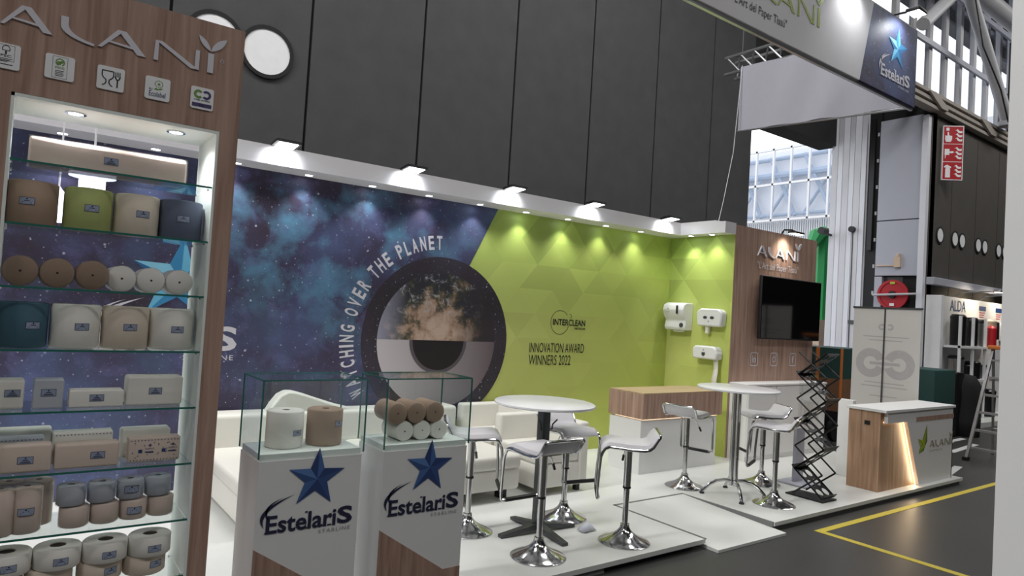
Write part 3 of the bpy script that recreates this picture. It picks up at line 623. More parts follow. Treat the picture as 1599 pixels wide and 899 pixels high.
for i, x in enumerate((1.90, 3.18, 4.45, 5.67, 7.06)):
    n_ = ('nearest the wooden shelf', 'second from the wooden shelf', 'above the slanted lime edge', 'second from the green corner', 'nearest the green corner')[i]
    fl = thing('floodlight', (x, 6.1, TOP), 'black led floodlight on the fascia, '+n_, 'floodlight', 'floodlights on the fascia')
    MB().add([(x-.11, 5.99, 3.105), (x+.11, 5.99, 3.105), (x+.11, 6.16, 3.085), (x-.11, 6.16, 3.085), (x-.11, 5.995, 3.13), (x+.11, 5.995, 3.13), (x+.11, 6.165, 3.11), (x-.11, 6.165, 3.11)], [(0, 3, 2, 1), (4, 5, 6, 7), (0, 1, 5, 4), (1, 2, 6, 5), (2, 3, 7, 6), (3, 0, 4, 7)]).build('housing', 'black_metal', fl, smooth=0)
    MB().add([(x-.085, 6.0, 3.1015), (x+.085, 6.0, 3.1015), (x+.085, 6.15, 3.0835), (x-.085, 6.15, 3.0835)], [(0, 3, 2, 1)]).build('lens', 'lamp_cool', fl, smooth=0)
    MB().tube([(x, 6.10, 3.14), (x, 6.2, 3.14), (x, 6.26, 3.10)], .012, 6).build('arm', 'black_metal', fl)
    spot('floodlight_beam', (x, 6.06, 3.075), 9, 110, .6, target=(x, 6.2, 2.98), rad=.05)
# picture light over the screen
pl = thing('picture_light', (8.75, 5.4, 3.06), 'curved picture light on top of the wood wall', 'lamp')
MB().tube([(8.75, 5.5, 3.06), (8.75, 5.46, 3.12), (8.75, 5.34, 3.11), (8.75, 5.28, 3.08)], .012, 6).build('arm', 'black_metal', pl)
MB().rbox(8.62, 8.88, 5.22, 5.33, 3.05, 3.08, .01).build('head', 'black_metal', pl)
MB().box(8.64, 8.86, 5.23, 5.32, 3.047, 3.05).build('lens', 'lamp_pic', pl, smooth=0)
spot('picture_beam', (8.75, 5.29, 3.03), 16, 110, .8, (1, .93, .82), (8.75, 5.47, 2.7), .04)

# ================================================================ HANGING SIGN
hs = thing('hanging_sign', (6, 4.6, 4.3), 'hanging fabric box sign with green lettering and a starry end', 'sign')
Y0, X1, Z0, Z1 = 3.5, 8.03, 4.30, 5.17
MB().prism([(2.2, Z0), (6.79, Z0), (7.02, Z1), (2.2, Z1)], FR((0, Y0, 0)), 0, .02).build('front_fabric', 'fabric_white', hs, smooth=0)
MB().prism([(6.79, Z0), (X1, Z0), (X1, Z1), (7.02, Z1)], FR((0, Y0, 0)), 0, .02).build('starry_fabric', 'nebula_blue', hs, smooth=0)
# side fabric with soft folds
sf = MB(); ny, nz = 26, 10; vs = []; fs_ = []
for i in range(ny+1):
    for j in range(nz+1):
        y = 3.52+(5.78-3.52)*i/ny; z = (4.32+.12*i/ny)+(.90)*j/nz
        vs.append((X1-.02+.022*math.sin(i*.9+j*.35)*math.sin(PI*i/ny), y, z))
for i in range(ny):
    for j in range(nz): a = i*(nz+1)+j; fs_.append((a, a+1, a+nz+2, a+nz+1))
sf.add(vs, fs_).build('side_fabric', 'fabric_grey', hs, smooth=180)
MB().box(2.2, X1, Y0, Y0+.03, Z0-.035, Z0).build('bottom_rail', 'aluminium', hs, smooth=0)
MB().tube([(X1-.01, 3.5, 4.30), (X1-.01, 5.8, 4.435)], .014, 6).build('bottom_rail', 'aluminium', hs)
MB().box(2.2, X1, Y0, Y0+.03, Z1, Z1+.03).build('top_rail', 'aluminium', hs, smooth=0)
tx = MB(); put_alani(tx, FR((4.80, Y0-.02, 4.60)), 1.20, d=.004, hs=1.35); tx.build('lettering', 'lime', hs, smooth=0)
tx = MB(); put_text(tx, '"L\'Art del Paper Tiss\u00fa"', FR((4.66, Y0-.021, 4.405)), w=.80, h=.10, d=.003); tx.build('tagline_print', 'ink', hs, smooth=0)
lg = MB(); estelaris(lg, FR((7.22, Y0-.021, 4.47)), .66, 0, (1, 2, 3, 4), 0, .003)
lg.build('logo_print', ['print_white', 'cyan_a', 'cyan_b', 'cyan_c', 'cyan_d'], hs, smooth=0)
tg = MB()                                                     # carrying truss seen behind the front fabric
for (x, z) in ((8.08, 5.32), (8.08, 5.56), (8.32, 5.32), (8.32, 5.56)): tg.tube([(x, 4.7, z), (x, 6.1, z)], .022, 6)
for i in range(6): tg.tube([(8.08, 4.75+.22*i, 5.32), (8.08, 4.97+.22*i, 5.56)], .013, 6).tube([(8.32, 4.97+.22*i, 5.32), (8.08, 4.75+.22*i, 5.56)], .013, 6)
lt_ = thing('lighting_truss', (8.2, 5.4, 5.3), 'aluminium truss behind the grey side of the hanging sign', 'truss')
tg.build('lattice', 'aluminium', lt_)
for y in (4.9, 5.9): MB().tube([(8.2, y, 5.56), (8.2, y, 11.5)], .008, 6).build('suspension_wire', 'dark_steel', lt_)
for i, x in enumerate((6.55, 7.55)):
    n_ = ('over the white fabric', 'over the starry fabric')[i]
    fl = thing('floodlight', (x, 3.3, 5.1), 'black led floodlight above the hanging sign '+n_, 'floodlight', 'floodlights on the hanging sign')
    MB().rbox(x-.1, x+.1, 3.22, 3.36, 5.16, 5.20, .01).build('housing', 'black_metal', fl)
    MB().box(x-.085, x+.085, 3.23, 3.35, 5.156, 5.16).build('lens', 'lamp_cool', fl, smooth=0)
    MB().tube([(x, 3.3, 5.2), (x, 3.52, 5.22)], .012, 6).build('arm', 'black_metal', fl)
    spot('floodlight_beam', (x, 3.29, 5.14), 10, 130, .6, target=(x, 3.5, 4.9), rad=.06)
tag(MB().tube([(8.0, 5.75, 5.35), (7.85, 5.72, 4.1), (7.66, 5.7, 3.4), (7.55, 5.68, 3.10)], .005, 5).build('suspension_cable', 'print_white'), 'thin white cable from hanging sign to fascia', 'cable')

# ================================================================ SCREEN, CABINETS, DISPENSERS
tv = thing('television', (8.87, 5.45, 1.57), 'large black flat television on the wood wall', 'television')
MB().rbox(8.13, 9.62, 5.36, 5.41, 1.57, 2.43, .008).build('bezel', 'black_plastic', tv)
MB().box(8.145, 9.605, 5.356, 5.361, 1.59, 2.415).build('screen', 'tv_black', tv, smooth=0)
MB().box(8.6, 9.2, 5.41, 5.47, 1.8, 2.2).build('wall_mount', 'black_metal', tv, smooth=0)
x_ = 7.67
for i in range(3):
    w_ = (9.55-7.68)/3; a = 7.68+i*w_
    n_ = ('below the television, next to the dispensers', 'centre unit of the row below the television', 'right end of the row below the television')[i]
    cb = thing('base_cabinet', (a+w_/2, 5.35, 0), 'white base cabinet '+n_, 'cabinet', 'white base cabinets')
    MB().box(a, a+w_-.002, 5.20, 5.465, 0, .965).build('body', 'white_panel', cb, smooth=0)
    dr = MB().box(a+.006, a+w_-.008, 5.182, 5.20, .06, .955).build('door', 'white_panel', cb, smooth=0, bevel=.003)
    MB().lathe([(.014, 0), (.014, .008)], (a+w_-.05, 5.174, .85), 12, axis='Y').build('lock', 'chrome', dr)
tag(MB().box(7.665, 9.56, 5.175, 5.468, .965, .99).build('worktop', 'white_panel', smooth=0, bevel=.003), 'white worktop over the base cabinets', 'worktop')
# dispensers on the green wall (faces -X)
def dshape(name, y0, y1, z0, z1, d, label, r=.05):
    t = thing(name, (XS, (y0+y1)/2, z0), label, 'dispenser'); return t
d1 = dshape('towel_dispenser', 6.08, 6.44, 1.62, 2.0, .2, 'white roll towel dispenser with a black slot, highest on the green wall')
prof = [(0, 1.62), (.15, 1.62), (.17, 1.66), (.15, 1.76), (.2, 1.82), (.225, 1.9), (.2, 1.97), (.14, 2.0), (0, 2.0)]
MB().prism(prof, (Vector((XS, 6.10, 0)), Vector((-1, 0, 0)), Vector((0, 0, 1)), Vector((0, 1, 0))), 0, .36).build('cover', 'dispenser_white', d1, smooth=50, bevel=.012)
MB().prism(arc2(0, .045, .016, 0, 180, 6)+arc2(0, -.045, .016, 180, 360, 6), FR((XS-.222, 6.2, 1.9), 'left'), 0, .006).build('slot', 'black_plastic', d1, smooth=0)
MB().lathe([(.0, 0), (.032, 0), (.032, .01), (0, .01)], (XS-.175, 6.16, 1.69), 16, axis='X').build('knob', 'dispenser_window', d1)
tx = MB(); put_star(tx, FR((XS-.222, 6.36, 1.89), 'left'), 0, .02, .018, (0, 0, 0, 0), .003); put_text(tx, 'ALANI', FR((XS-.222, 6.39, 1.862), 'left'), w=.06, d=.003); tx.build('logo_print', 'print_grey', d1, smooth=0)
MB().rbox(XS-.12, XS-.03, 6.2, 6.34, 1.595, 1.625, .01).build('outlet', 'dispenser_white', d1)
def rrect(w_, h_, r_): return arc2(w_-r_, h_-r_, r_, 0, 90, 6)+arc2(-w_+r_, h_-r_, r_, 90, 180, 6)+arc2(-w_+r_, -h_+r_, r_, 180, 270, 6)+arc2(w_-r_, -h_+r_, r_, 270, 360, 6)
d2 = dshape('toilet_roll_dispenser', 5.5, 5.93, 1.7, 1.93, .14, 'white double toilet roll dispenser with two oval windows on the green wall')
pg = arc2(.105, .045, .075, 0, 90, 6)+arc2(-.105, .045, .075, 90, 180, 6)+[(-.17, -.09), (-.155, -.118), (.155, -.118), (.17, -.09)]
cy, cz = 5.74, 1.815
MB().prism([(a*1.12, b_*1.0) for a, b_ in pg], FR((XS, cy, cz), 'left'), 0, .13).build('cover', 'dispenser_white', d2, smooth=50, bevel=.02)
for s_ in (-1, 1): MB().prism([(s_*.055+.032*math.cos(t*PI/8), .0+.02*math.sin(t*PI/8)) for t in range(16)], FR((XS-.13, cy, cz), 'left'), 0, .004).build('window', 'dispenser_window', d2, smooth=0)
MB().prism([(-.013, -.04), (.013, -.04), (0, -.015)], FR((XS-.13, cy, cz-.02), 'left'), 0, .004).build('logo_print', 'print_grey', d2, smooth=0)
MB().rbox(XS-.09, XS-.03, 5.77, 5.82, 1.60, 1.70, .012).build('paper_tail', 'paper_white', d2)
d3 = dshape('centre_feed_dispenser', 5.5, 5.93, 1.25, 1.43, .15, 'low white roll dispenser with paper hanging down on the green wall')
cy, cz = 5.77, 1.345
MB().prism([(-.19, -.085), (.19, -.085), (.2, .0)]+arc2(.12, .02, .07, 0, 90, 6)+arc2(-.13, .02, .07, 90, 180, 6), FR((XS, cy, cz), 'left'), 0, .15).build('cover', 'dispenser_white', d3, smooth=50, bevel=.02)
MB().prism([(-.026, .015), (.026, .015), (.026, -.02), (0, -.04), (-.026, -.02)], FR((XS-.15, cy+.01, cz-.01), 'left'), 0, .004).build('window', 'dispenser_window', d3, smooth=0)
MB().prism([(-.01, .03), (.01, .03), (0, .055)], FR((XS-.15, cy+.01, cz), 'left'), 0, .004).build('logo_print', 'print_grey', d3, smooth=0)
pt = MB(); vs = []; fs_ = []
for j in range(9):
    z = 1.27-.045*j; vs += [(XS-.09+.012*math.sin(j*.8), 5.585+.005*math.sin(j), z), (XS-.09+.012*math.sin(j*.8), 5.66+.006*math.cos(j), z)]
for j in range(8): fs_.append((2*j, 2*j+1, 2*j+3, 2*j+2))
o_ = pt.add(vs, fs_).build('paper_tail', 'paper_white', d3, smooth=180); o_.modifiers.new('s', 'SOLIDIFY').thickness = .002

# ================================================================ WOOD-TOPPED DESK
k8 = 1.0802; dk = thing('display_desk', (6.45, 5.6, 0), 'white display desk with a thick wood grain top', 'desk')
MB().box(5.80, 7.16, 5.27, 5.76, 0, .60).build('base', 'white_panel', dk, smooth=0)
MB().box(5.86, 7.20, 5.30, 5.73, .60, .618).build('led_strip', 'led_soft', dk, smooth=0)
MB().box(5.79, 7.22, 5.24, 5.78, .618, .898).build('top', 'walnut', dk, smooth=0)
MB().box(5.79, 7.22, 5.24, 5.78, .898, .911).build('top_board', 'walnut_reflect', dk, smooth=0)

# ================================================================ RECEPTION COUNTER
ct = thing('reception_counter', (8.7, 3.75, 0), 'wood and white reception counter with a slanted lit edge', 'counter')
MB().box(7.80, 9.58, 3.60, 3.95, 0, .875).build('body', 'oak_warm', ct, smooth=0)
MB().box(7.78, 9.61, 3.53, 3.97, .875, .905).build('top', 'white_panel', ct, smooth=0, bevel=.003)
fr = FR((0, 3.60, 0))
MB().prism([(7.86, .875), (7.86, .755), (8.33, .755), (8.695, .0), (9.60, 0), (9.60, .875)], fr, .012, .05).build('front_panel', 'white_panel', ct, smooth=0)
MB().box(9.58, 9.60, 3.55, 3.95, 0, .875).build('end_panel', 'white_panel', ct, smooth=0)
MB().prism([(7.87, .765), (7.87, .757), (8.325, .757), (8.69, .002), (8.70, .002), (8.335, .765)], fr, .001, .012).build('led_strip', 'led_warm', ct, smooth=0)
MB().prism([(8.56, .745), (9.60, .745), (9.60, .797), (8.56, .797)], fr, .05, .053).build('wood_inlay', 'walnut', ct, smooth=0)
l_ = bpy.data.lights.new('led_glow', 'AREA'); l_.shape = 'RECTANGLE'; l_.size = .8; l_.size_y = .02; l_.energy = 1.3; l_.color = (1, .78, .5)
lo = bpy.data.objects.new('led_glow', l_); C.objects.link(lo); dr_ = Vector((-.9, .35, -.35)).normalized()
ax = Vector((.365, 0, -.755)).normalized(); zz = -dr_; zz = (zz-ax*zz.dot(ax)).normalized(); yy = zz.cross(ax)
mm = Matrix((ax, yy, zz)).transposed().to_4x4(); mm.translation = (8.485, 3.572, .39); lo.matrix_world = mm
lg = MB(); fr2 = FR((0, 3.549, 0))
for tri, mi in ((((8.845, .70), (8.74, .52), (8.81, .44)), 0), (((8.845, .70), (8.81, .44), (8.862, .50)), 1), (((8.62, .545), (8.74, .52), (8.81, .44)), 2), (((8.655, .37), (8.72, .50), (8.81, .44)), 0), (((8.655, .37), (8.81, .44), (8.78, .395)), 1), (((8.62, .545), (8.70, .45), (8.72, .50)), 2), (((8.87, .52), (8.81, .44), (8.86, .50)), 2)):
    lg.add([fr2[0]+fr2[1]*a+fr2[2]*b_+fr2[3]*.003 for a, b_ in tri], [(0, 1, 2)], mi)
put_alani(lg, FR((8.94, 3.549, .425)), .61, mi=3, d=.004, hs=1.15); put_text(lg, "L'Art del Paper Tiss\u00fa", FR((8.94, 3.549, .365)), w=.36, h=.03, mi=3, d=.003)
lg.build('logo_print', ['lime', 'lime_dark', 'lime_light', 'gold_grey'], ct, smooth=0)
MB().box(7.793, 7.80, 3.71, 3.77, .72, .765).build('socket', 'black_plastic', ct, smooth=0)
# white low screen behind the counter
tag(MB().rbox(8.22, 8.30, 4.12, 4.30, 0, .92, .006).build('white_upright', 'white_panel'), 'narrow white upright panel behind the reception counter', 'panel')
# roll-up banner seen from behind
bn = thing('rollup_banner', (9.66, 4.43, 0), 'roll-up banner seen from behind with its pole', 'banner')
MB().box(9.655, 9.66, 3.99, 4.88, .06, 2.09).build('sheet', 'banner_back', bn, smooth=0)
MB().box(9.645, 9.675, 3.98, 4.89, 2.08, 2.105).build('top_rail', 'dark_steel', bn, smooth=0)
MB().tube([(9.62, 4.45, .05), (9.645, 4.45, 2.09)], .009, 8).build('pole', 'dark_steel', bn)
MB().rbox(9.62, 9.73, 3.98, 4.90, 0, .07, .02).build('base', 'aluminium', bn)
MB().rbox(9.48, 9.74, 4.80, 4.84, 0, .02, .008).build('foot', 'aluminium', bn)
pm = MB(); fr = FR((9.6545, 4.435, 1.33), 'left')
def ringpoly(cx, cy, r0, r1, a0, a1, n=36):
    A, B = arc2(cx, cy, r0, a0, a1, n), arc2(cx, cy, r1, a0, a1, n)
    for j in range(n): swoosh(pm, fr, [A[j], A[j+1]], [B[j], B[j+1]], 0, .0006)
ringpoly(-.19, .0, .2, .09, 20, 340); ringpoly(.19, 0, .2, .09, -160, 160); ringpoly(-.055, .5, .045, .02, 40, 320, 16); ringpoly(.055, .5, .045, .02, -140, 140, 16)
pm.add([fr[0]+fr[1]*a+fr[2]*b_+fr[3]*.0007 for a, b_ in ((-.2, -.02), (.2, -.02), (.2, .02), (-.2, .02))], [(0, 1, 2, 3)])
for (zz_, wd) in ((.36, .30), (.31, .22), (-.27, .26), (-.32, .30), (-.45, .18)): pm.add([fr[0]+fr[1]*a+fr[2]*(zz_+b_)+fr[3]*.0006 for a, b_ in ((-wd, 0), (wd, 0), (wd, .014), (-wd, .014))], [(0, 1, 2, 3)])
pm.build('show_through_print', 'banner_print', bn, smooth=0)

# ================================================================ ZIGZAG LITERATURE RACK
rk = thing('literature_rack', (6.85, 3.8, 0), 'black zigzag folding literature rack', 'rack')
X0_, X1_, YF, YN = 6.73, 6.98, 3.98, 3.63
MB().box(X0_-.01, X1_+.01, YN, YF+.06, 0, .015).build('base_plate', 'black_metal', rk, smooth=0)
zs = [.03+.245*i for i in range(7)]
for i in range(6):
    ya, yb = (YN+.02, YF-.02) if i % 2 == 0 else (YF-.02, YN+.02)
    a, b_ = Vector((0, ya, zs[i])), Vector((0, yb, zs[i+1])); d = (b_-a); L = d.length; d.normalize()
    nrm = Vector((1, 0, 0)).cross(d)
    if nrm.z < 0: nrm = -nrm
    fr = (Vector((X0_, a.y, a.z)), Vector((1, 0, 0)), d, nrm)
    pn = MB(); wd = X1_-X0_; t = .012
    for rect in ((0, t, 0, L), (wd-t, wd, 0, L), (0, wd, 0, t*1.5), (0, wd, L-t*1.5, L)):
        pn.prism([(rect[0], rect[2]), (rect[1], rect[2]), (rect[1], rect[3]), (rect[0], rect[3])], fr, 0, .008)
    nc, nr = 2, 3; cw, ch = (wd-2*t)/nc, (L-3*t)/nr          # perforated plate: square cells with round openings
    for cxi in range(nc):
        for cyi in range(nr):
            cx, cy, r0 = t+cw*(cxi+.5), 1.5*t+ch*(cyi+.5), min(cw, ch)*.40
            sq = []
            for j in range(16):
                an = 2*PI*j/16; c_, s_ = math.cos(an), math.sin(an); q_ = max(abs(c_), abs(s_)); sq.append((cx+c_/q_*cw/2, cy+s_/q_*ch/2))
            ci = arc2(cx, cy, r0, 0, 360, 16)
            for j in range(16): pn.prism([sq[j], sq[(j+1) % 16], ci[j+1], ci[j]], fr, 0, .006)
    for uu in (0, wd-.004): pn.prism([(uu, 0), (uu+.004, 0), (uu+.004, L), (uu, L)], fr, 0, .016)
    pn.build('pocket', 'black_metal', rk, smooth=0)
    lip = MB(); up_ = nrm*.05; lo_ = a if a.z < b_.z else b_
    lip.prism([(0, 0), (wd, 0), (wd, .05), (0, .05)], (Vector((X0_, a.y, a.z)), Vector((1, 0, 0)), nrm, d), 0, .006)
    lip.build('pocket_lip', 'black_metal', rk, smooth=0)
    for x in (X0_-.004, X1_+.004): MB().tube([(x, (YN+YF)-ya, zs[i]), (x, (YN+YF)-yb, zs[i+1])], .009, 6).build('scissor_bar', 'black_metal', rk)
# clear acrylic brochure stand behind it
ac = thing('brochure_stand', (7.3, 4.2, 0), 'clear acrylic brochure stand on a pale base behind the zigzag rack', 'stand')
MB().rbox(7.12, 7.48, 4.05, 4.40, 0, .025, .01).build('base', 'cabinet_grey', ac)
MB().box(7.22, 7.38, 4.23, 4.27, .025, .62).build('post', 'cabinet_grey', ac, smooth=0)
MB().box(7.15, 7.45, 4.18, 4.19, .62, 1.58).box(7.15, 7.45, 4.12, 4.125, 1.22, 1.40).box(7.15, 7.45, 4.12, 4.125, .75, .95).build('acrylic_panel', 'acrylic', ac, smooth=0)
for z in (1.22, .75): MB().box(7.15, 7.45, 4.12, 4.19, z-.008, z).build('pocket_floor', 'acrylic', ac, smooth=0)

# ================================================================ BAR TABLES
t1 = thing('bar_table', (3.52, 4.23, 0), 'round white bar table on a dark grey cross base', 'table')
MB().lathe([(0, 1.01), (.395, 1.01), (.405, 1.018), (.405, 1.03), (.395, 1.036), (0, 1.036)], (3.52, 4.23, 0), 64).build('top', 'table_white', t1)
MB().rbox(3.48, 3.56, 4.19, 4.27, .05, 1.01, .012).build('post', 'dark_steel', t1)
for i in range(4):
    a = R(-3+90*i); ux, uy = math.cos(a), math.sin(a); u_ = Vector((ux, uy, 0)); v_ = Vector((-uy, ux, 0)); o_ = Vector((3.52, 4.23, 0))
    P = [o_+u_*s_+v_*w_+Vector((0, 0, z)) for (s_, hw, zb, zt) in ((.02, .035, .03, .075), (.36, .028, .0, .025)) for w_ in (-hw, hw) for z in (zb, zt)]
    MB().add(P, [(0, 1, 3, 2), (4, 6, 7, 5), (0, 4, 5, 1), (2, 3, 7, 6), (1, 5, 7, 3), (0, 2, 6, 4)]).build('leg', 'dark_steel', t1, smooth=0, bevel=.004)
for s_ in (-1, 1):
    MB().tube([(3.52+s_*.04, 4.21, .82), (3.52+s_*.055, 4.19, .82), (3.52+s_*.06, 4.19, .86), (3.52+s_*.09, 4.17, .9)], .006, 6).build('bag_hook', 'black_metal', t1)
t2 = thing('bar_table', (6.09, 4.235, 0), 'round white bar table on a chrome stem with four arched legs', 'table')
MB().lathe([(0, 1.075), (.40, 1.075), (.411, 1.082), (.411, 1.094), (.40, 1.10), (0, 1.10)], (6.10, 4.24, 0), 64).build('top', 'table_white', t2)
for s_ in range(3): MB().tube([(6.09+.03*math.cos(2.1*s_), 4.235+.03*math.sin(2.1*s_), .10), (6.09+.03*math.cos(2.1*s_), 4.235+.03*math.sin(2.1*s_), 1.075)], .022, 12).build('stem', 'chrome', t2)
for i in range(4):
    a = R(50+90*i); u_ = Vector((math.cos(a), math.sin(a), 0)); o_ = Vector((6.09, 4.235, 0))
    lgp = [o_+u_*s_+Vector((0, 0, z)) for s_, z in ((.03, .15), (.09, .155), (.17, .14), (.24, .10), (.30, .04), (.315, .02))]
    l0 = MB().tube(lgp, .017, 10).build('leg', 'chrome', t2)
    MB().lathe([(.025, 0), (.025, .012), (.018, .02)], tuple(o_+u_*.315), 12).build('foot_pad', 'black_plastic', l0)

# ================================================================ BAR STOOLS
def make_stool():
    t = thing('bar_stool', (0, 0, 0), 'x', 'stool', 'white chrome bar stools')
    P = [(-.215, .865), (-.195, .835), (-.17, .79), (-.145, .768), (-.11, .758), (0, .757), (.10, .765), (.16, .768), (.19, .757), (.208, .73)]
    sh = MB(); wd = .172
    n_ = len(P); vs = []; fs_ = []
    def nrm(i):
        a, b_ = P[max(0, i-1)], P[min(n_-1, i+1)]; dx, dz = b_[0]-a[0], b_[1]-a[1]; L = math.hypot(dx, dz); return (-dz/L, dx/L)
    rows = []
    for i, (s_, z) in enumerate(P):
        nx, nz = nrm(i); h_ = .03 if 0 < i < n_-1 else .02
        rows.append([(s_, -wd, z), (s_+nx*h_*.8, -wd+.012, z+nz*h_*.8), (s_+nx*h_, -wd+.04, z+nz*h_), (s_+nx*h_, wd-.04, z+nz*h_), (s_+nx*h_*.8, wd-.012, z+nz*h_*.8), (s_, wd, z), (s_-nx*.008, wd-.01, z-nz*.008), (s_-nx*.008, -wd+.01, z-nz*.008)])
    for r_ in rows: vs += r_
    for i in range(n_-1):
        for k_ in range(8): fs_.append((i*8+k_, i*8+(k_+1) % 8, (i+1)*8+(k_+1) % 8, (i+1)*8+k_))
    fs_ += [tuple(range(8))[::-1], tuple((n_-1)*8+k_ for k_ in range(8))]
    sh.add(vs, fs_).build('seat', 'seat_white', t, smooth=50, local=True)
    path = []
    for (s_, z) in P: path.append((s_, z-.012))
    full = [(-.222, 0.872)]
    side = [(s_, wd+.012, z) for s_, z in path]+[(.222, wd+.012, .68), (.232, wd+.012, .55), (.238, wd+.012, .40), (.236, wd+.008, .37), (.232, wd-.012, .362)]
    back = [(-.222, wd-.02, .868), (-.215, wd+.004, .862)]
    left = back+side; right = [(a, -b_, c) for a, b_, c in left]
    loop = right[::-1]+left
    MB().tube(loop, .0115, 8).build('frame', 'chrome', t, local=True)
    fb = MB().tube([(.232, -wd+.01, .362), (.232, wd-.01, .362)], .0125, 10).build('footrest', 'chrome', t, local=True)
    MB().tube([(.232, -wd+.03, .364), (.232, wd-.03, .364)], .0165, 10).build('grip', 'black_plastic', fb, local=True)
    MB().box(-.09, .09, -.09, .09, .735, .75).build('mount_plate', 'chrome', t, smooth=0, local=True)
    MB().lathe([(.03, .43), (.03, .735)], n=16).build('column_sleeve', 'chrome', t, local=True)
    MB().lathe([(.032, .415), (.032, .43)], n=16).build('collar', 'black_plastic', t, local=True)
    MB().lathe([(.023, .1), (.023, .415)], n=16).build('gas_piston', 'chrome', t, local=True)
    MB().lathe([(0, 0), (.2, 0), (.203, .006), (.19, .015), (.15, .03), (.10, .052), (.062, .08), (.042, .105), (.036, .125), (.036, .14), (.023, .142)], n=40).build('base', 'chrome', t, local=True)
    lv = MB().tube([(0, .02, .735), (.02, -.09, .70), (.03, -.13, .63)], .005, 6).build('lever', 'chrome', t, local=True)
    MB().tube([(.028, -.123, .645), (.033, -.145, .60)], .010, 8).build('lever_grip', 'black_plastic', lv, local=True)
    return t
st0 = make_stool()
stools = [((3.02, 4.50), -30, 'white bar stool half hidden behind the right pedestal'),
          ((3.18, 3.80), 92, 'white bar stool in front of the cross-base table, nearest the platform edge'),
          ((4.00, 3.745), 138, 'white bar stool standing alone by the ramp edging, its lip to the right'),
          ((3.97, 4.44), -98, 'white bar stool behind the cross-base table, facing the camera'),
          ((5.89, 4.70), 12, 'white bar stool in front of the wood-topped desk'),
          ((6.86, 4.42), 150, 'white bar stool behind the chrome stem table near the cabinets'),
          ((6.20, 3.845), 112, 'white bar stool between the ramp and the zigzag rack')]
for i, ((x, y), h_, lab) in enumerate(stools):
    o = st0 if i == 0 else copy_tree(st0)
    o.location = (x, y, 0); o.rotation_euler = (0, 0, R(h_)); o['label'] = lab
    OFF[o.name] = Vector((x, y, 0))

# ================================================================ SOFAS
def club(name, x0, x1, y0, y1, label):
    t = thing(name, ((x0+x1)/2, (y0+y1)/2, 0), label, 'armchair', 'white armchairs')
    MB().rbox(x0, x1, y0, y1-.1, .07, .30, .02).build('base', 'white_leather', t)
    MB().rbox(x0-.005, x1-.12, y0, y1-.11, .30, .43, .03).build('seat_cushion', 'white_leather', t)
    MB().rbox(x0, x1, y1-.12, y1, .07, .69, .03).build('backrest', 'white_leather', t)
    MB().rbox(x1-.13, x1, y0-.005, y1-.1, .07, .685, .03).build('armrest', 'white_leather', t)
    for a, b_ in ((x0+.05, y0+.05), (x1-.1, y0+.05), (x0+.05, y1-.1), (x1-.1, y1-.1)): MB().box(a, a+.05, b_, b_+.05, 0, .07).build('foot', 'black_plastic', t, smooth=0)
club('armchair', 4.13, 4.78, 5.02, 5.765, 'white leather armchair nearer the camera, behind the cross-base table')
club('armchair', 4.12, 4.74, 5.80, 6.49, 'white leather armchair against the back wall beside the lime wall')
sfa = thing('sofa', (2.7, 5.9, 0), 'long white leather sofa with a humped backrest along the starry wall', 'sofa')
MB().rbox(1.42, 3.95, 5.05, 6.45, .10, .30, .025).build('base', 'white_leather', sfa)
MB().rbox(1.41, 2.68, 5.03, 6.22, .29, .42, .035).build('seat_cushion', 'white_leather', sfa)
MB().rbox(2.69, 3.95, 5.03, 6.22, .29, .42, .035).build('seat_cushion', 'white_leather', sfa)
MB().rbox(1.42, 3.95, 6.20, 6.48, .10, .70, .04).build('backrest', 'white_leather', sfa)
hp = [(1.93, .62), (1.96, .70), (2.0, .77), (2.06, .85), (2.13, .885), (2.2, .88), (2.3, .852), (2.45, .80), (2.62, .745), (2.8, .70), (2.8, .60)]
MB().prism(hp, FR((0, 6.40, 0)), 0, .16).build('headrest', 'white_leather', sfa, smooth=50, bevel=.02)
for a, b_ in ((1.5, 5.15), (3.8, 5.15), (1.5, 6.3), (3.8, 6.3)): MB().box(a, a+.08, b_, b_+.08, 0, .1).build('foot', 'black_plastic', sfa, smooth=0)
cu = MB(); cu.prism([(3.2, .42), (3.62, .42), (3.7, .5), (3.55, .60), (3.4, .63), (3.25, .55)], FR((0, 6.2, 0)), 0, .14)
tag(cu.build('cushion', 'white_leather', smooth=50, bevel=.03), 'small white cushion at the right end of the sofa', 'cushion')

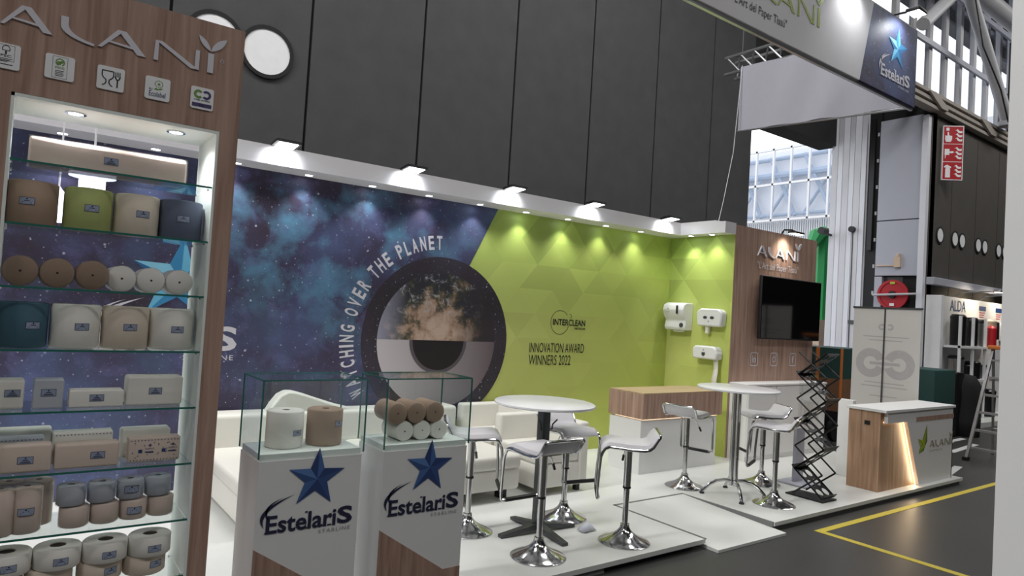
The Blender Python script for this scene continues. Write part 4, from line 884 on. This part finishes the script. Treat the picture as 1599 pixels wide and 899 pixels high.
# ================================================================ PEDESTALS WITH GLASS CASES
def pedestal(x0, label, tlabel, logox):
    x1 = x0+.566; y0, y1 = 3.5, 3.85
    t = thing('pedestal', ((x0+x1)/2, 3.675, 0), label, 'pedestal', 'white display pedestals')
    MB().box(x0+.006, x1-.006, y0+.006, y1-.006, 0, .91).build('body', 'white_panel', t, smooth=0)
    MB().box(x0+.012, x1-.012, y0+.012, y1-.012, .91, .945).build('top_board', 'white_lining', t, smooth=0)
    fr = FR((0, y0+.006, 0))
    MB().prism([(x0+.006, 0), (x1-.006, 0), (x1-.006, .184), (x0+.44, .184), (x0+.006, .474)], fr, .0, .003).build('wood_inlay', 'walnut', t, smooth=0)
    lg = MB(); estelaris(lg, FR((logox, y0+.004, .545)), .465, 0, (1, 2, 3, 4), 5, .002)
    lg.build('logo_print', ['navy', 'star_a', 'star_b', 'star_c', 'star_d', 'print_grey'], t, smooth=0)
    g = thing('glass_case', ((x0+x1)/2, 3.675, .91), tlabel, 'showcase', 'glass cases on the pedestals')
    z0, z1, e = .925, 1.318, .006
    for nm, bx in (('front_pane', (x0, x1, y0, y0+e, z0, z1)), ('back_pane', (x0, x1, y1-e, y1, z0, z1)), ('side_pane', (x0, x0+e, y0+e, y1-e, z0, z1)), ('side_pane', (x1-e, x1, y0+e, y1-e, z0, z1)), ('top_pane', (x0, x1, y0, y1, z1, z1+e))):
        MB().box(*bx).build(nm, 'glass_clear', g, smooth=0)
    w_ = .0035
    for (a, b_) in ((x0, y0), (x1, y0), (x0, y1), (x1, y1)): MB().box(a-w_, a+w_, b_-w_, b_+w_, z0, z1).build('edge', 'glass_edge', g, smooth=0)
    for z in (z1,):
        for bx in ((x0, x1, y0-w_, y0+w_), (x0, x1, y1-w_, y1+w_), (x0-w_, x0+w_, y0, y1), (x1-w_, x1+w_, y0, y1)): MB().box(*bx, z-w_+.003, z+w_+.003).build('edge', 'glass_edge', g, smooth=0)
    return t
pedestal(1.067, 'white pedestal with star logo nearest the wooden shelf', 'glass case holding two upright rolls', 1.128)
pedestal(1.757, 'white pedestal with star logo beside the bar stools', 'glass case holding six small stacked rolls', 1.812)

# ================================================================ PAPER GOODS
def roll_up(x, y, z, r, h_, mt, label, ang=0, core=.022, sv=.5, group=None, st=True, cat='paper roll', name='paper_roll', film=False):
    t = thing(name, (x, y, z), label, cat, group)
    e = .006
    MB().lathe([(core, h_-.03), (core, h_), (r-e, h_), (r, h_-e), (r, e), (r-e, 0), (0, 0)], (x, y, z), 40).build('roll', mt, t, smooth=50)
    MB().lathe([(0, h_-.03), (core-.0005, h_-.03), (core-.0005, h_-.004)], (x, y, z), 20).build('core', 'core', t)
    if film:
        MB().lathe([(0, h_+.004), (r*.6, h_+.005), (r+.002, h_+.001), (r+.003, h_*.5), (r+.002, 0)], (x, y, z), 40).build('film_wrap', 'film', t)
    if st:
        def f(u, v, lift):
            a = R(-90+ang)+u/r; rr_ = r+lift+(.004 if film else 0); return (x+rr_*math.cos(a), y+rr_*math.sin(a), z+h_*sv+v)
        sticker(t, f)
    return t
def roll_end(x, y, z, r, L, mt, label, group=None, film=False, core=.005):   # lying, end towards -Y
    t = thing('paper_roll', (x, y, z), label, 'paper roll', group); e = .006
    MB().lathe([(core, .01), (core, 0), (r-e, 0), (r, e), (r, L-e), (r-e, L), (0, L)], (x, y, z+r), 36, axis='Y').build('roll', mt, t, smooth=50)
    MB().lathe([(0, .01), (core, .01), (core, .002)], (x, y, z+r), 12, axis='Y').build('core', 'core', t)
    if film: MB().lathe([(r*.7, -.006), (r+.003, .0), (r+.004, L*.5), (r+.003, L), (r*.7, L+.006)], (x, y, z+r), 36, axis='Y').build('film_wrap', 'film', t)
    return t
def pack(x0, x1, y0, y1, z0, z1, mt, label, r=.012, sx=.5, sz=.55, st=True, group=None, name='paper_pack', topc=None):
    t = thing(name, ((x0+x1)/2, (y0+y1)/2, z0), label, 'paper pack', group)
    MB().rbox(x0, x1, y0, y1, z0, z1, r).build('stack', mt, t)
    if st:
        cx, cz = x0+(x1-x0)*sx, z0+(z1-z0)*sz
        sticker(t, lambda u, v, lift: (cx+u, y0-lift, cz+v))
    return t
# in the glass cases
roll_up(1.252, 3.69, .946, .098, .195, 'paper_white', 'upright white paper roll in the left glass case', 25, sv=.42)
roll_up(1.475, 3.69, .946, .098, .195, 'paper_kraft', 'upright brown paper roll in the left glass case', 30, sv=.62)
nm = ('left', 'middle', 'right')
for i in range(3):
    roll_end(1.925+.118*i, 3.58, .946, .058, .2, 'paper_white', 'small white roll, %s of the lower row in the right glass case' % nm[i])
    roll_end(1.872+.125*i, 3.575, 1.049, .062, .2, 'paper_kraft', 'small brown roll, %s of the upper row in the right glass case' % nm[i])

# ================================================================ OPEN DISPLAY SHELF
SX0, SX1, SY0, SY1 = -.045, .757, 3.5, 3.87
sh = thing('display_shelf', (.357, 3.68, 0), 'tall open wood display shelf with glass boards and a lettered header', 'shelf')
MB().box(-.14, SX0, SY0, SY1, 0, 3.045).build('side_post', 'walnut', sh, smooth=0)
MB().box(SX1+.012, .855, SY0, SY1, 0, 3.045).build('side_post', 'walnut', sh, smooth=0)
hd = MB().box(SX0, SX1+.012, SY0, SY1, 2.53, 3.045).build('header', 'walnut', sh, smooth=0)
MB().box(SX1, SX1+.012, SY0+.001, SY1, .1, 2.53).build('lining', 'white_lining', sh, smooth=0)
MB().box(SX0, SX0+.012, SY0+.001, SY1, .1, 2.53).build('lining', 'white_lining', sh, smooth=0)
MB().box(SX0, SX1, SY0+.001, SY1, 2.515, 2.53).build('ceiling_panel', 'white_lining', sh, smooth=0)
MB().box(SX0, SX1+.012, SY0, SY1, 0, .12).build('plinth', 'walnut', sh, smooth=0)
tx = MB(); put_alani(tx, FR((-.102, SY0, 2.80)), .82, d=.006)
tx.build('header_lettering', 'print_white', hd, smooth=0)
MB().ring([(.007, 0), (.009, 0), (.009, .002), (.007, .002)], (.757, SY0-.002, 2.868), 16, axis='Y').build('registered_mark', 'print_white', hd)
for i, x in enumerate((.19, .60)):
    d_ = MB().ring([(.03, 2.509), (.042, 2.509), (.042, 2.515), (.03, 2.515)], (x, 3.62, 0), 20).build('downlight', 'chrome', sh)
    MB().lathe([(.029, 2.511), (.029, 2.514)], (x, 3.62, 0), 20).build('lens', 'lamp_cool', d_)
    spot('shelf_beam', (x, 3.60, 2.505), 16, 150, .8)
zsh = [2.258-.2645*i for i in range(8)]
for z in zsh:
    s_ = MB().box(SX0+.013, SX1-.001, SY0+.012, SY1-.01, z-.008, z).build('glass_board', 'glass_shelf', sh, smooth=0)
    MB().box(SX0+.013, SX1-.001, SY0+.009, SY0+.012, z-.0085, z+.0005).build('polished_edge', 'glass_edge', s_, smooth=0)
    for x in (SX0+.018, SX1-.008):
        for y in (SY0+.05, SY1-.05): MB().lathe([(.005, z-.016), (.005, z-.008)], (x, y, 0), 8).build('shelf_pin', 'chrome', s_)
# badges on the header
BX = [(-.106, -.025), (.06, .165), (.249, .354), (.437, .540), (.629, .730)]
for i, (a, b_) in enumerate(BX):
    if i == 0: a = -.132
    z0, z1 = 2.617, 2.721
    bd = MB().prism([((a+b_)/2+p, (z0+z1)/2+q) for p, q in rrect((b_-a)/2, .052, .01)], FR((0, SY0, 0)), .0, .006).build('badge', 'pure_white', sh, smooth=0)
    fr = FR(((a+b_)/2, SY0-.006, (z0+z1)/2)); pm = MB()
    def bar(u0, u1, v0, v1, mi=0): pm.add([fr[0]+fr[1]*p+fr[2]*q+fr[3]*.001 for p, q in ((u0, v0), (u1, v0), (u1, v1), (u0, v1))], [(0, 1, 2, 3)], mi)
    def rng(cx, cy, r0, r1, a0, a1, mi=0, n=14):
        A, B = arc2(cx, cy, r0, a0, a1, n), arc2(cx, cy, r1, a0, a1, n)
        for j in range(n): swoosh(pm, fr, [A[j], A[j+1]], [B[j], B[j+1]], mi, .001)
    def frame(u0, u1, v0, v1, mi=0, t=.001):
        bar(u0, u1, v0, v0+t, mi); bar(u0, u1, v1-t, v1, mi); bar(u0, u0+t, v0, v1, mi); bar(u1-t, u1, v0, v1, mi)
    T = lambda s_, u, v, w_, h_, mi=0, bold=.01: put_text(pm, s_, (fr[0]+fr[1]*u+fr[2]*v, fr[1], fr[2], fr[3]), w=w_, h=h_, bold=bold, mi=mi, d=.001)
    if i == 0:
        frame(-.03, .034, -.02, .046); rng(.005, .03, .014, .0115, -30, 210); bar(.002, .008, .008, .02); bar(-.008, .018, .022, .024); T('FSC', -.012, -.004, .036, .010)
        for j in range(3): bar(-.02, .028-.008*j, -.012-.006*j, -.010-.006*j, 0)
        bar(-.03, .03, -.036, -.033)
    elif i == 1:
        frame(-.027, .027, -.046, .046); rng(0, .022, .017, .013, -60, 250, 2); swoosh(pm, fr, arc2(-.004, .018, .008, 0, 180, 8), arc2(-.004, .018, .008, 360, 180, 8), 2, .001); swoosh(pm, fr, arc2(.006, .024, .006, 0, 180, 8), arc2(.006, .024, .006, 360, 180, 8), 2, .001)
        T('PEFC', -.017, -.006, .034, .009, 2)
        for j in range(4): bar(-.016, .016-.004*(j % 2), -.016-.007*j, -.0135-.007*j)
    elif i == 2:
        A = [(-.036, .034), (-.034, .008), (-.022, -.004), (-.014, -.008)]; t = .0035
        def ln(pts, w_=.0022):
            for p, q in zip(pts[:-1], pts[1:]):
                dx, dy = q[0]-p[0], q[1]-p[1]; L = math.hypot(dx, dy); nx, ny = -dy/L*w_, dx/L*w_
                pm.add([fr[0]+fr[1]*a_+fr[2]*c_+fr[3]*.001 for a_, c_ in ((p[0]-nx, p[1]-ny), (q[0]-nx, q[1]-ny), (q[0]+nx, q[1]+ny), (p[0]+nx, p[1]+ny))], [(0, 1, 2, 3)], 0)
        ln([(-.034, .032), (.010, .032), (.010, .010), (.004, 0), (-.006, -.008), (-.006, -.022), (.000, -.030), (.008, -.034)])
        ln([(-.034, .032), (-.034, .010), (-.028, 0), (-.018, -.008), (-.018, -.022), (-.024, -.030), (-.032, -.034)])
        for u in (.017, .023, .029, .035): ln([(u, .034), (u, .012)], .0014)
        ln([(.016, .014), (.02, .002), (.026, -.002), (.026, -.036)], .0026); ln([(.036, .014), (.032, .002), (.026, -.002)], .0026)
    elif i == 3:
        for j in range(12): rng(.004+.016*math.cos(j*PI/6), .022+.015*math.sin(j*PI/6), .0028, .0012, 0, 360, 2, 6)
        T('e', -.001, .015, .011, .012, 2); swoosh(pm, fr, arc2(-.006, -.006, .008, 0, 180, 6), arc2(-.006, -.006, .008, 180, 0, 6)[::-1][:1], 2, .001); swoosh(pm, fr, leaf((.0, -.004), (.022, .004), .3)[:8], leaf((.0, -.004), (.022, .004), .3)[8:][::-1], 2, .001)
        T('EU', -.034, -.010, .012, .009, 3); T('Ecolabel', -.034, -.038, .068, .024, 3, .006)
    else:
        rng(-.017, .018, .021, .010, 40, 320, 2); rng(.018, .018, .021, .010, -140, 140, 1); T('cradle certified', -.036, -.013, .07, .009, 3); bar(-.043, .043, -.042, -.024, 1); T('BRONZE', -.012, -.036, .024, .006, 4)
    pm.build('badge_print', ['ink', 'purple_print', 'leafgreen', 'star_a', 'pure_white'], bd, smooth=0)

# ---- goods, shelf by shelf (top to bottom)
Z = [z+.0005 for z in zsh]
bun = thing('towel_bundle', (.33, 3.66, Z[0]), 'long white film-wrapped paper bundle on the top glass board', 'paper pack')
prof = [(0, 0), (.17, 0), (.18, .02), (.175, .085), (.15, .115), (.1, .125), (.03, .12), (.0, .105), (-.008, .05)]
MB().prism([(a, b_) for a, b_ in prof], (Vector((.03, 3.57, Z[0])), Vector((0, 1, 0)), Vector((0, 0, 1)), Vector((1, 0, 0))), 0, .62).build('stack', 'paper_beige', bun, smooth=50, bevel=.008)
MB().prism([(a*1.03-.003, b_*1.03+.001) for a, b_ in prof], (Vector((.027, 3.57, Z[0])), Vector((0, 1, 0)), Vector((0, 0, 1)), Vector((1, 0, 0))), 0, .626).build('film_wrap', 'film', bun, smooth=50)
sticker(bun, lambda u, v, l_: (.335+u, 3.563-l_, Z[0]+.055+v))
for (x, mt, lab, an) in ((.058, 'paper_kraft', 'brown paper roll on the second glass board', -12), (.268, 'paper_green', 'green paper roll on the second glass board', 5), (.463, 'paper_cream', 'cream paper roll on the second glass board', 10), (.655, 'paper_blue', 'slate blue paper roll on the second glass board', -2)):
    roll_up(x, 3.66, Z[1], .096, .19, mt, lab, an, sv=.52)
for i in range(3):
    roll_end(.035+.132*i, 3.565, Z[2], .0645, .22, 'paper_kraft_dark', 'small brown wrapped roll, %s of three on the third glass board' % nm[i], film=True)
    roll_end(.418+.122*i, 3.60, Z[2], .059, .2, 'paper_white', 'small white wrapped roll, %s of three on the third glass board' % nm[i], film=True)
for (x, mt, lab, an, sv) in ((.055, 'paper_teal', 'teal paper roll on the fourth glass board', 25, .5), (.255, 'paper_white', 'white paper roll beside the teal one on the fourth glass board', 12, .5), (.454, 'paper_cream', 'cream grey paper roll on the fourth glass board', 6, .52), (.650, 'paper_white', 'white paper roll at the right end of the fourth glass board', 8, .5)):
    roll_up(x, 3.665, Z[3], .0985, .195, mt, lab, an, sv=sv)
pack(-.03, .085, 3.60, 3.72, Z[4], Z[4]+.125, 'paper_white', 'white square paper pack at the left end of the fifth glass board', sx=.65)
pack(.118, .228, 3.60, 3.70, Z[4], Z[4]+.125, 'paper_grey', 'grey upright paper pack on the fifth glass board', .006)
pack(.25, .462, 3.60, 3.70, Z[4], Z[4]+.075, 'paper_white', 'low white paper pack on the fifth glass board', .006, .5)
pack(.475, .712, 3.60, 3.72, Z[4], Z[4]+.135, 'paper_white', 'wide white paper pack at the right end of the fifth glass board', .01, .5, .5)
def dotted(t, x0, x1, y, z0, z1, logos):
    pm = MB(); rnd = random.Random(int(x0*1000))
    for i in range(int((x1-x0)/.014)):
        for z in (z0+.008, z1-.008): pm.box(x0+.007+.014*i, x0+.011+.014*i, y-.002, y-.0005, z-.0018, z+.0018, 0)
    if logos:
        for i in range(26):
            a, b_ = rnd.uniform(x0+.01, x1-.01), rnd.uniform(z0+.018, z1-.018); pm.box(a, a+.004, y-.002, y-.0005, b_, b_+.003, 0)
        for a in (.22, .68):
            xx = x0+(x1-x0)*a; zm = (z0+z1)/2
            pm.box(xx-.008, xx+.008, y-.002, y-.0005, zm-.012, zm+.003, 0); put_star(pm, FR((0, y-.001, 0)), xx+.04, zm+.022, .009, (0, 0, 0, 0), .001); put_text(pm, 'EstelariS', FR((xx+.022, y-.001, zm+.003)), w=.036, d=.001)
            pm.box(xx+.02, xx+.055, y-.002, y-.0005, zm-.012, zm-.007, 0)
    pm.build('printed_marks', 'star_a', t, smooth=0)
pack(-.03, .205, 3.72, 3.82, Z[5], Z[5]+.155, 'paper_white', 'white slab pack at the back left of the sixth glass board', .012, st=False)
a_ = pack(-.02, .175, 3.64, 3.71, Z[5], Z[5]+.135, 'paper_grey', 'dotted film pack in the middle left of the sixth glass board', .01, st=False); dotted(a_, -.015, .17, 3.64, Z[5]+.06, Z[5]+.132, False)
pack(-.03, .20, 3.55, 3.635, Z[5], Z[5]+.12, 'paper_beige', 'beige folded towel pack at the front left of the sixth glass board', .012, .6, .45)
a_ = pack(.205, .44, 3.66, 3.74, Z[5], Z[5]+.145, 'paper_white', 'dotted film pack at the middle back of the sixth glass board', .01, st=False); dotted(a_, .21, .435, 3.66, Z[5]+.05, Z[5]+.14, False)
pack(.21, .458, 3.56, 3.645, Z[5], Z[5]+.11, 'paper_beige', 'beige folded towel pack at the middle front of the sixth glass board', .012, .66, .5)
a_ = pack(.478, .69, 3.69, 3.78, Z[5], Z[5]+.14, 'paper_white', 'white slab pack at the back right of the sixth glass board', .012, st=False)
a_ = pack(.497, .718, 3.59, 3.665, Z[5], Z[5]+.115, 'paper_beige', 'printed film pack at the front right of the sixth glass board', .008, st=False); dotted(a_, .50, .715, 3.59, Z[5]+.003, Z[5]+.11, True)
for i, (x, y) in enumerate(((.03, 3.60), (.125, 3.615), (.06, 3.73), (.17, 3.72))):
    lb = ('front left', 'front right', 'back left', 'back right')[i]
    roll_up(x, y, Z[6], .058, .195, 'paper_beige', 'tall film-wrapped roll, %s of four on the seventh glass board' % lb, 0, .014, .5, 'tall wrapped rolls', st=(i == 1), film=True)
nn4 = ('first', 'second', 'third', 'fourth')
for i in range(4):
    roll_up(.305+.118*i, 3.62+.012*i, Z[6], .058, .09, 'paper_beige', 'low beige roll, %s from left in the bottom row on the seventh glass board' % nn4[i], 0, .014, .5, 'low wrapped rolls', st=(i == 2), film=True)
    roll_up(.288+.118*i, 3.62+.012*i, Z[6]+.096, .056, .088, 'paper_grey', 'grey wrapped roll, %s from left in the top row on the seventh glass board' % nn4[i], 0, .016, .55, 'grey wrapped rolls', st=(i == 2), film=True)
for i in range(4):
    roll_up(.045+.185*i+.01*(i > 1), 3.66, Z[7], .0915, .088, 'paper_cream', 'jumbo roll, %s from the left in the lower row at the shelf bottom' % nn4[i], 25, .03, .55, 'jumbo rolls', st=(i > 1))
    roll_up(.072+.184*i, 3.64, Z[7]+.089, .092, .09, 'paper_white', 'jumbo roll, %s from the left in the upper row at the shelf bottom' % nn4[i], 6, .032, .45, 'jumbo rolls')

# ---- pendant lamps behind the shelf
p1 = thing('pendant_lamp', (.42, 5.5, 2.0), 'white disc-topped pendant lamp seen behind the green roll', 'lamp')
MB().lathe([(0, 2.53), (.05, 2.53), (.14, 2.505), (.142, 2.49), (.08, 2.475), (0, 2.475)], (.415, 5.5, 0), 32).build('cap', 'lamp_soft', p1)
MB().lathe([(0, 2.36), (.08, 2.36), (.08, 2.475), (0, 2.475)], (.415, 5.5, 0), 24).build('shade', 'lamp_soft', p1)
MB().tube([(.415, 5.5, 2.53), (.415, 5.5, 5.5)], .007, 6).build('cord', 'pure_white', p1)
p2 = thing('pendant_lamp', (.2, 5.5, 1.9), 'slim white pendant lamp between the brown and green rolls', 'lamp')
MB().lathe([(0, 2.16), (.055, 2.16), (.055, 2.33), (.03, 2.36), (.012, 2.38), (0, 2.40)], (.235, 5.5, 0), 24).build('shade', 'lamp_soft', p2)
MB().tube([(.228, 5.5, 2.40), (.228, 5.5, 5.5)], .006, 6).build('cord', 'pure_white', p2)

# ================================================================ RIGHT SIDE: NEAR PANEL, NEIGHBOUR BOOTH, LADDER, CASES
struct(MB().box(3.0, 3.06, -2.5, .962, FZ, 3.6).build('wall_neighbour', 'white_panel', smooth=0), 'white end panel of the neighbouring booth at the right edge', 'wall')
nb = struct(MB().box(15.85, 22, 6.2, 6.27, FZ, 2.62).build('wall_neighbour_back', 'white_panel', smooth=0), 'neighbour booth back wall with lettering', 'wall')
mb = MB().box(15.72, 15.85, 6.12, 6.42, FZ, 2.62).build('end_panel', 'pure_white', nb, smooth=0)
tx = MB(); put_text(tx, 'ALDA', FR((16.36, 6.198, 2.32)), w=.82, h=.24, bold=.0, d=.004); tx.build('lettering', 'star_a', nb, smooth=0)
for i, x in enumerate((17.95, 18.95)):
    MB().box(x, x+.38, 6.19, 6.199, 2.40, 2.5).build('header_strip', 'star_a', nb, smooth=0); tx = MB()
    for j in range(3): MB().box(x+.02, x+.34-.04*j, 6.196, 6.199, 2.34-.05*j, 2.36-.05*j).build('print_line', 'hose_red', nb, smooth=0)
struct(MB().box(15.8, 22, 5.5, 6.2, FZ, FZ+.1).build('platform_neighbour', 'platform_white', smooth=0), 'pale plinth of the neighbour booth', 'platform')
rkx = thing('display_rack', (16.9, 6.0, .02), 'white metal shelf rack in the neighbour booth', 'rack')
for x in (15.95, 16.62, 17.3): MB().box(x, x+.05, 5.82, 5.87, .02, 2.2).build('post', 'pure_white', rkx, smooth=0)
for z in (.82, 1.53): MB().box(15.95, 18.2, 5.8, 6.18, z, z+.05).build('board', 'pure_white', rkx, smooth=0)
bins = [(16.25, 1.58, .2, .66, 'bin_black', 'tall black bin on the upper board of the neighbour rack'), (16.95, 1.58, .17, .62, 'bin_black', 'narrow black bin on the upper board behind the white post'), (17.35, 1.58, .17, .6, 'bin_steel', 'steel bin on the upper board of the neighbour rack'), (17.85, 1.58, .24, .62, 'bin_beige', 'beige bin at the right end of the upper rack board'),
        (16.2, .87, .2, .5, 'bin_steel', 'steel bin on the lower board of the neighbour rack'), (16.72, .87, .17, .3, 'bin_black', 'short black bin on the lower rack board'), (17.1, .87, .2, .38, 'bin_black', 'round black bin on the lower rack board'), (17.75, .87, .2, .3, 'bin_steel', 'short steel bin at the right of the lower rack board'),
        (16.5, .03, .25, .55, 'bin_steel', 'grey bin on the neighbour plinth'), (17.2, .03, .22, .5, 'crate_green', 'green bin on the neighbour plinth'), (17.9, .03, .26, .6, 'bin_black', 'dark bin on the neighbour plinth')]
for x, z, r, h_, mt, lab in bins:
    t = thing('waste_bin', (x, 6.0, z), lab, 'bin', 'neighbour bins')
    MB().lathe([(0, 0), (r*.72, 0), (r*.75, h_*.86), (0, h_*.86)], (x, 5.99, z), 20).build('body', mt, t)
    MB().lathe([(r*.77, h_*.86), (r*.77, h_*.93), (r*.6, h_), (0, h_)], (x, 5.99, z), 20).build('lid', 'bin_black' if mt != 'bin_beige' else mt, t)
tag(MB().lathe([(0, 0), (.09, 0), (.09, .42), (.05, .47), (0, .48)], (17.62, 5.82, 1.58), 16).build('red_cylinder', 'hose_red'), 'small red cylinder standing before the beige bin', 'cylinder')
tag(MB().box(17.5, 18.15, 5.78, 5.80, .88, 1.55).build('notice', 'pure_white', smooth=0), 'white notice sheet under the upper rack board', 'notice')
for i, (x, z) in enumerate(((18.6, 1.75), (19.2, 1.72))):
    tag(MB().rbox(x, x+.35, 6.1, 6.2, z, z+.42, .03).build('wall_dispenser', ('bin_black', 'dispenser_white')[i]), ('black', 'white')[i]+' wall dispenser in the neighbour booth', 'dispenser')
for i in range(2):
    sl = thing('arm_spotlight', (16.6+1.4*i, 5.9, 2.7), 'warm arm spotlight over the neighbour booth, %s' % ('left', 'right')[i], 'spotlight')
    MB().tube([(16.6+1.4*i, 6.23, 2.62), (16.6+1.4*i, 6.1, 2.72), (17.4+1.4*i, 5.7, 2.82)], .014, 6).build('arm', 'aluminium', sl)
    MB().rbox(17.36+1.4*i, 17.66+1.4*i, 5.6, 5.75, 2.79, 2.84, .01).build('head', 'aluminium', sl)
    MB().box(17.39+1.4*i, 17.63+1.4*i, 5.62, 5.73, 2.785, 2.79).build('lens', 'lamp_pic', sl, smooth=0)
    spot('arm_spot_beam', (17.5+1.4*i, 5.68, 2.76), 30, 130, .7, (1, .85, .65), (17.4+1.4*i, 6.2, 2.4), .05)
# step ladder on the hall floor
ld = thing('step_ladder', (11.9, 3.93, FZ), 'aluminium step ladder with an orange cap on the hall floor', 'ladder')
F0, F1, T0, T1 = Vector((11.70, 4.14, FZ)), Vector((11.66, 3.64, FZ)), Vector((12.2, 4.0, 1.62)), Vector((12.18, 3.68, 1.62))
for a, b_ in ((F0, T0), (F1, T1)):
    MB().tube([a, b_], .028, 4).build('rail', 'aluminium', ld, smooth=0)
    MB().box(a.x-.05, a.x+.05, a.y-.035, a.y+.035, FZ, FZ+.05).build('rubber_foot', 'black_plastic', ld, smooth=0)
for i in range(6):
    t_ = (i+.7)/6.4; a, b_ = F0.lerp(T0, t_), F1.lerp(T1, t_)
    MB().box(a.x-.01, a.x+.09, b_.y, a.y, a.z-.015, a.z+.015).build('tread', 'aluminium', ld, smooth=0)
for a, b_ in ((Vector((12.75, 4.14, FZ)), T0), (Vector((12.73, 3.64, FZ)), T1)): MB().tube([a, b_], .02, 4).build('rear_rail', 'aluminium', ld, smooth=0)
MB().tube([(12.6, 4.1, .35), (12.6, 3.66, .35)], .014, 6).build('rear_brace', 'aluminium', ld)
MB().rbox(12.1, 12.32, 3.64, 4.05, 1.60, 1.66, .015).build('cap', 'orange', ld)
# cases and boxes behind the rack and counter
cs = thing('transport_case', (11.5, 6.1, FZ), 'green and brown transport case on a black wheeled dolly behind the rack', 'case')
MB().box(11.0, 12.2, 5.75, 6.6, .42, .95).build('lower_body', 'crate_brown', cs, smooth=0)
MB().box(11.0, 12.2, 5.75, 6.6, .95, 1.45).build('upper_body', 'crate_green', cs, smooth=0)
for x in (11.0, 11.55, 12.14): MB().box(x, x+.06, 5.735, 5.75, .42, 1.45).build('strap', 'orange', cs, smooth=0)
for y in (6.1, 6.5): MB().box(10.985, 11.0, y, y+.06, .42, 1.45).build('strap', 'orange', cs, smooth=0)
MB().box(10.98, 12.22, 5.73, 6.62, .30, .42).build('dolly', 'black_plastic', cs, smooth=0)
for x in (11.1, 12.1):
    for y in (5.85, 6.5): MB().lathe([(0, -.04), (.19, -.04), (.19, .04), (0, .04)], (x, y, .11), 18, axis='Y').build('wheel', 'black_plastic', cs)
tag(MB().rbox(13.2, 14.1, 5.2, 5.9, FZ, 1.15, .02).build('green_box', 'crate_green'), 'dark green box behind the reception counter', 'box')
tag(MB().rbox(14.15, 14.5, 5.2, 5.6, FZ, 1.1, .02).build('black_case', 'bin_black'), 'black case beside the green box behind the counter', 'case')
jk = MB().lathe([(.0, 0), (.28, 0), (.3, .3), (.24, .7), (.26, .95), (.16, 1.12), (0, 1.16)], (14.62, 5.25, FZ), 14)
rj = random.Random(4); jk.v = [(a+rj.uniform(-.03, .03), b_+rj.uniform(-.03, .03), c) for a, b_, c in jk.v]
tag(jk.build('draped_jacket', 'felt_black', smooth=180), 'black jacket draped over boxes behind the counter', 'jacket')
for i, (x, y, a, L) in enumerate(((10.6, 3.9, .2, .8), (12.6, 4.9, .1, 1.6), (12.9, 4.6, .1, 1.4), (13.3, 5.0, .05, 1.6))):
    o = MB().box(-L/2, L/2, -.05, .05, 0, .006).build('floor_strip', 'line_white', local=True, smooth=0); o.location = (x, y, FZ); o.rotation_euler = (0, 0, a)
    tag(o, ('pale strip lying on the hall floor by the counter corner', 'long pale strip on the floor before the neighbour plinth', 'second pale strip on the floor before the neighbour plinth', 'third pale strip on the floor nearest the neighbour plinth')[i], 'strip')
# crumpled wrapper on the platform
wp = MB(); rw = random.Random(2); vs = []; fs_ = []
for i in range(5):
    for j in range(4): vs.append((3.83+.035*i+rw.uniform(-.01, .01), 4.02+.03*j+rw.uniform(-.01, .01), .006+.06*math.sin(i*.8)*math.sin(j*.9)+rw.uniform(0, .012)))
for i in range(4):
    for j in range(3): fs_.append((i*4+j, i*4+j+1, i*4+j+5, i*4+j+4))
o = wp.add(vs, fs_).build('crumpled_wrapper', 'paper_grey', smooth=180); o.modifiers.new('s', 'SOLIDIFY').thickness = .001
tag(o, 'crumpled clear wrapper lying on the white platform', 'wrapper')
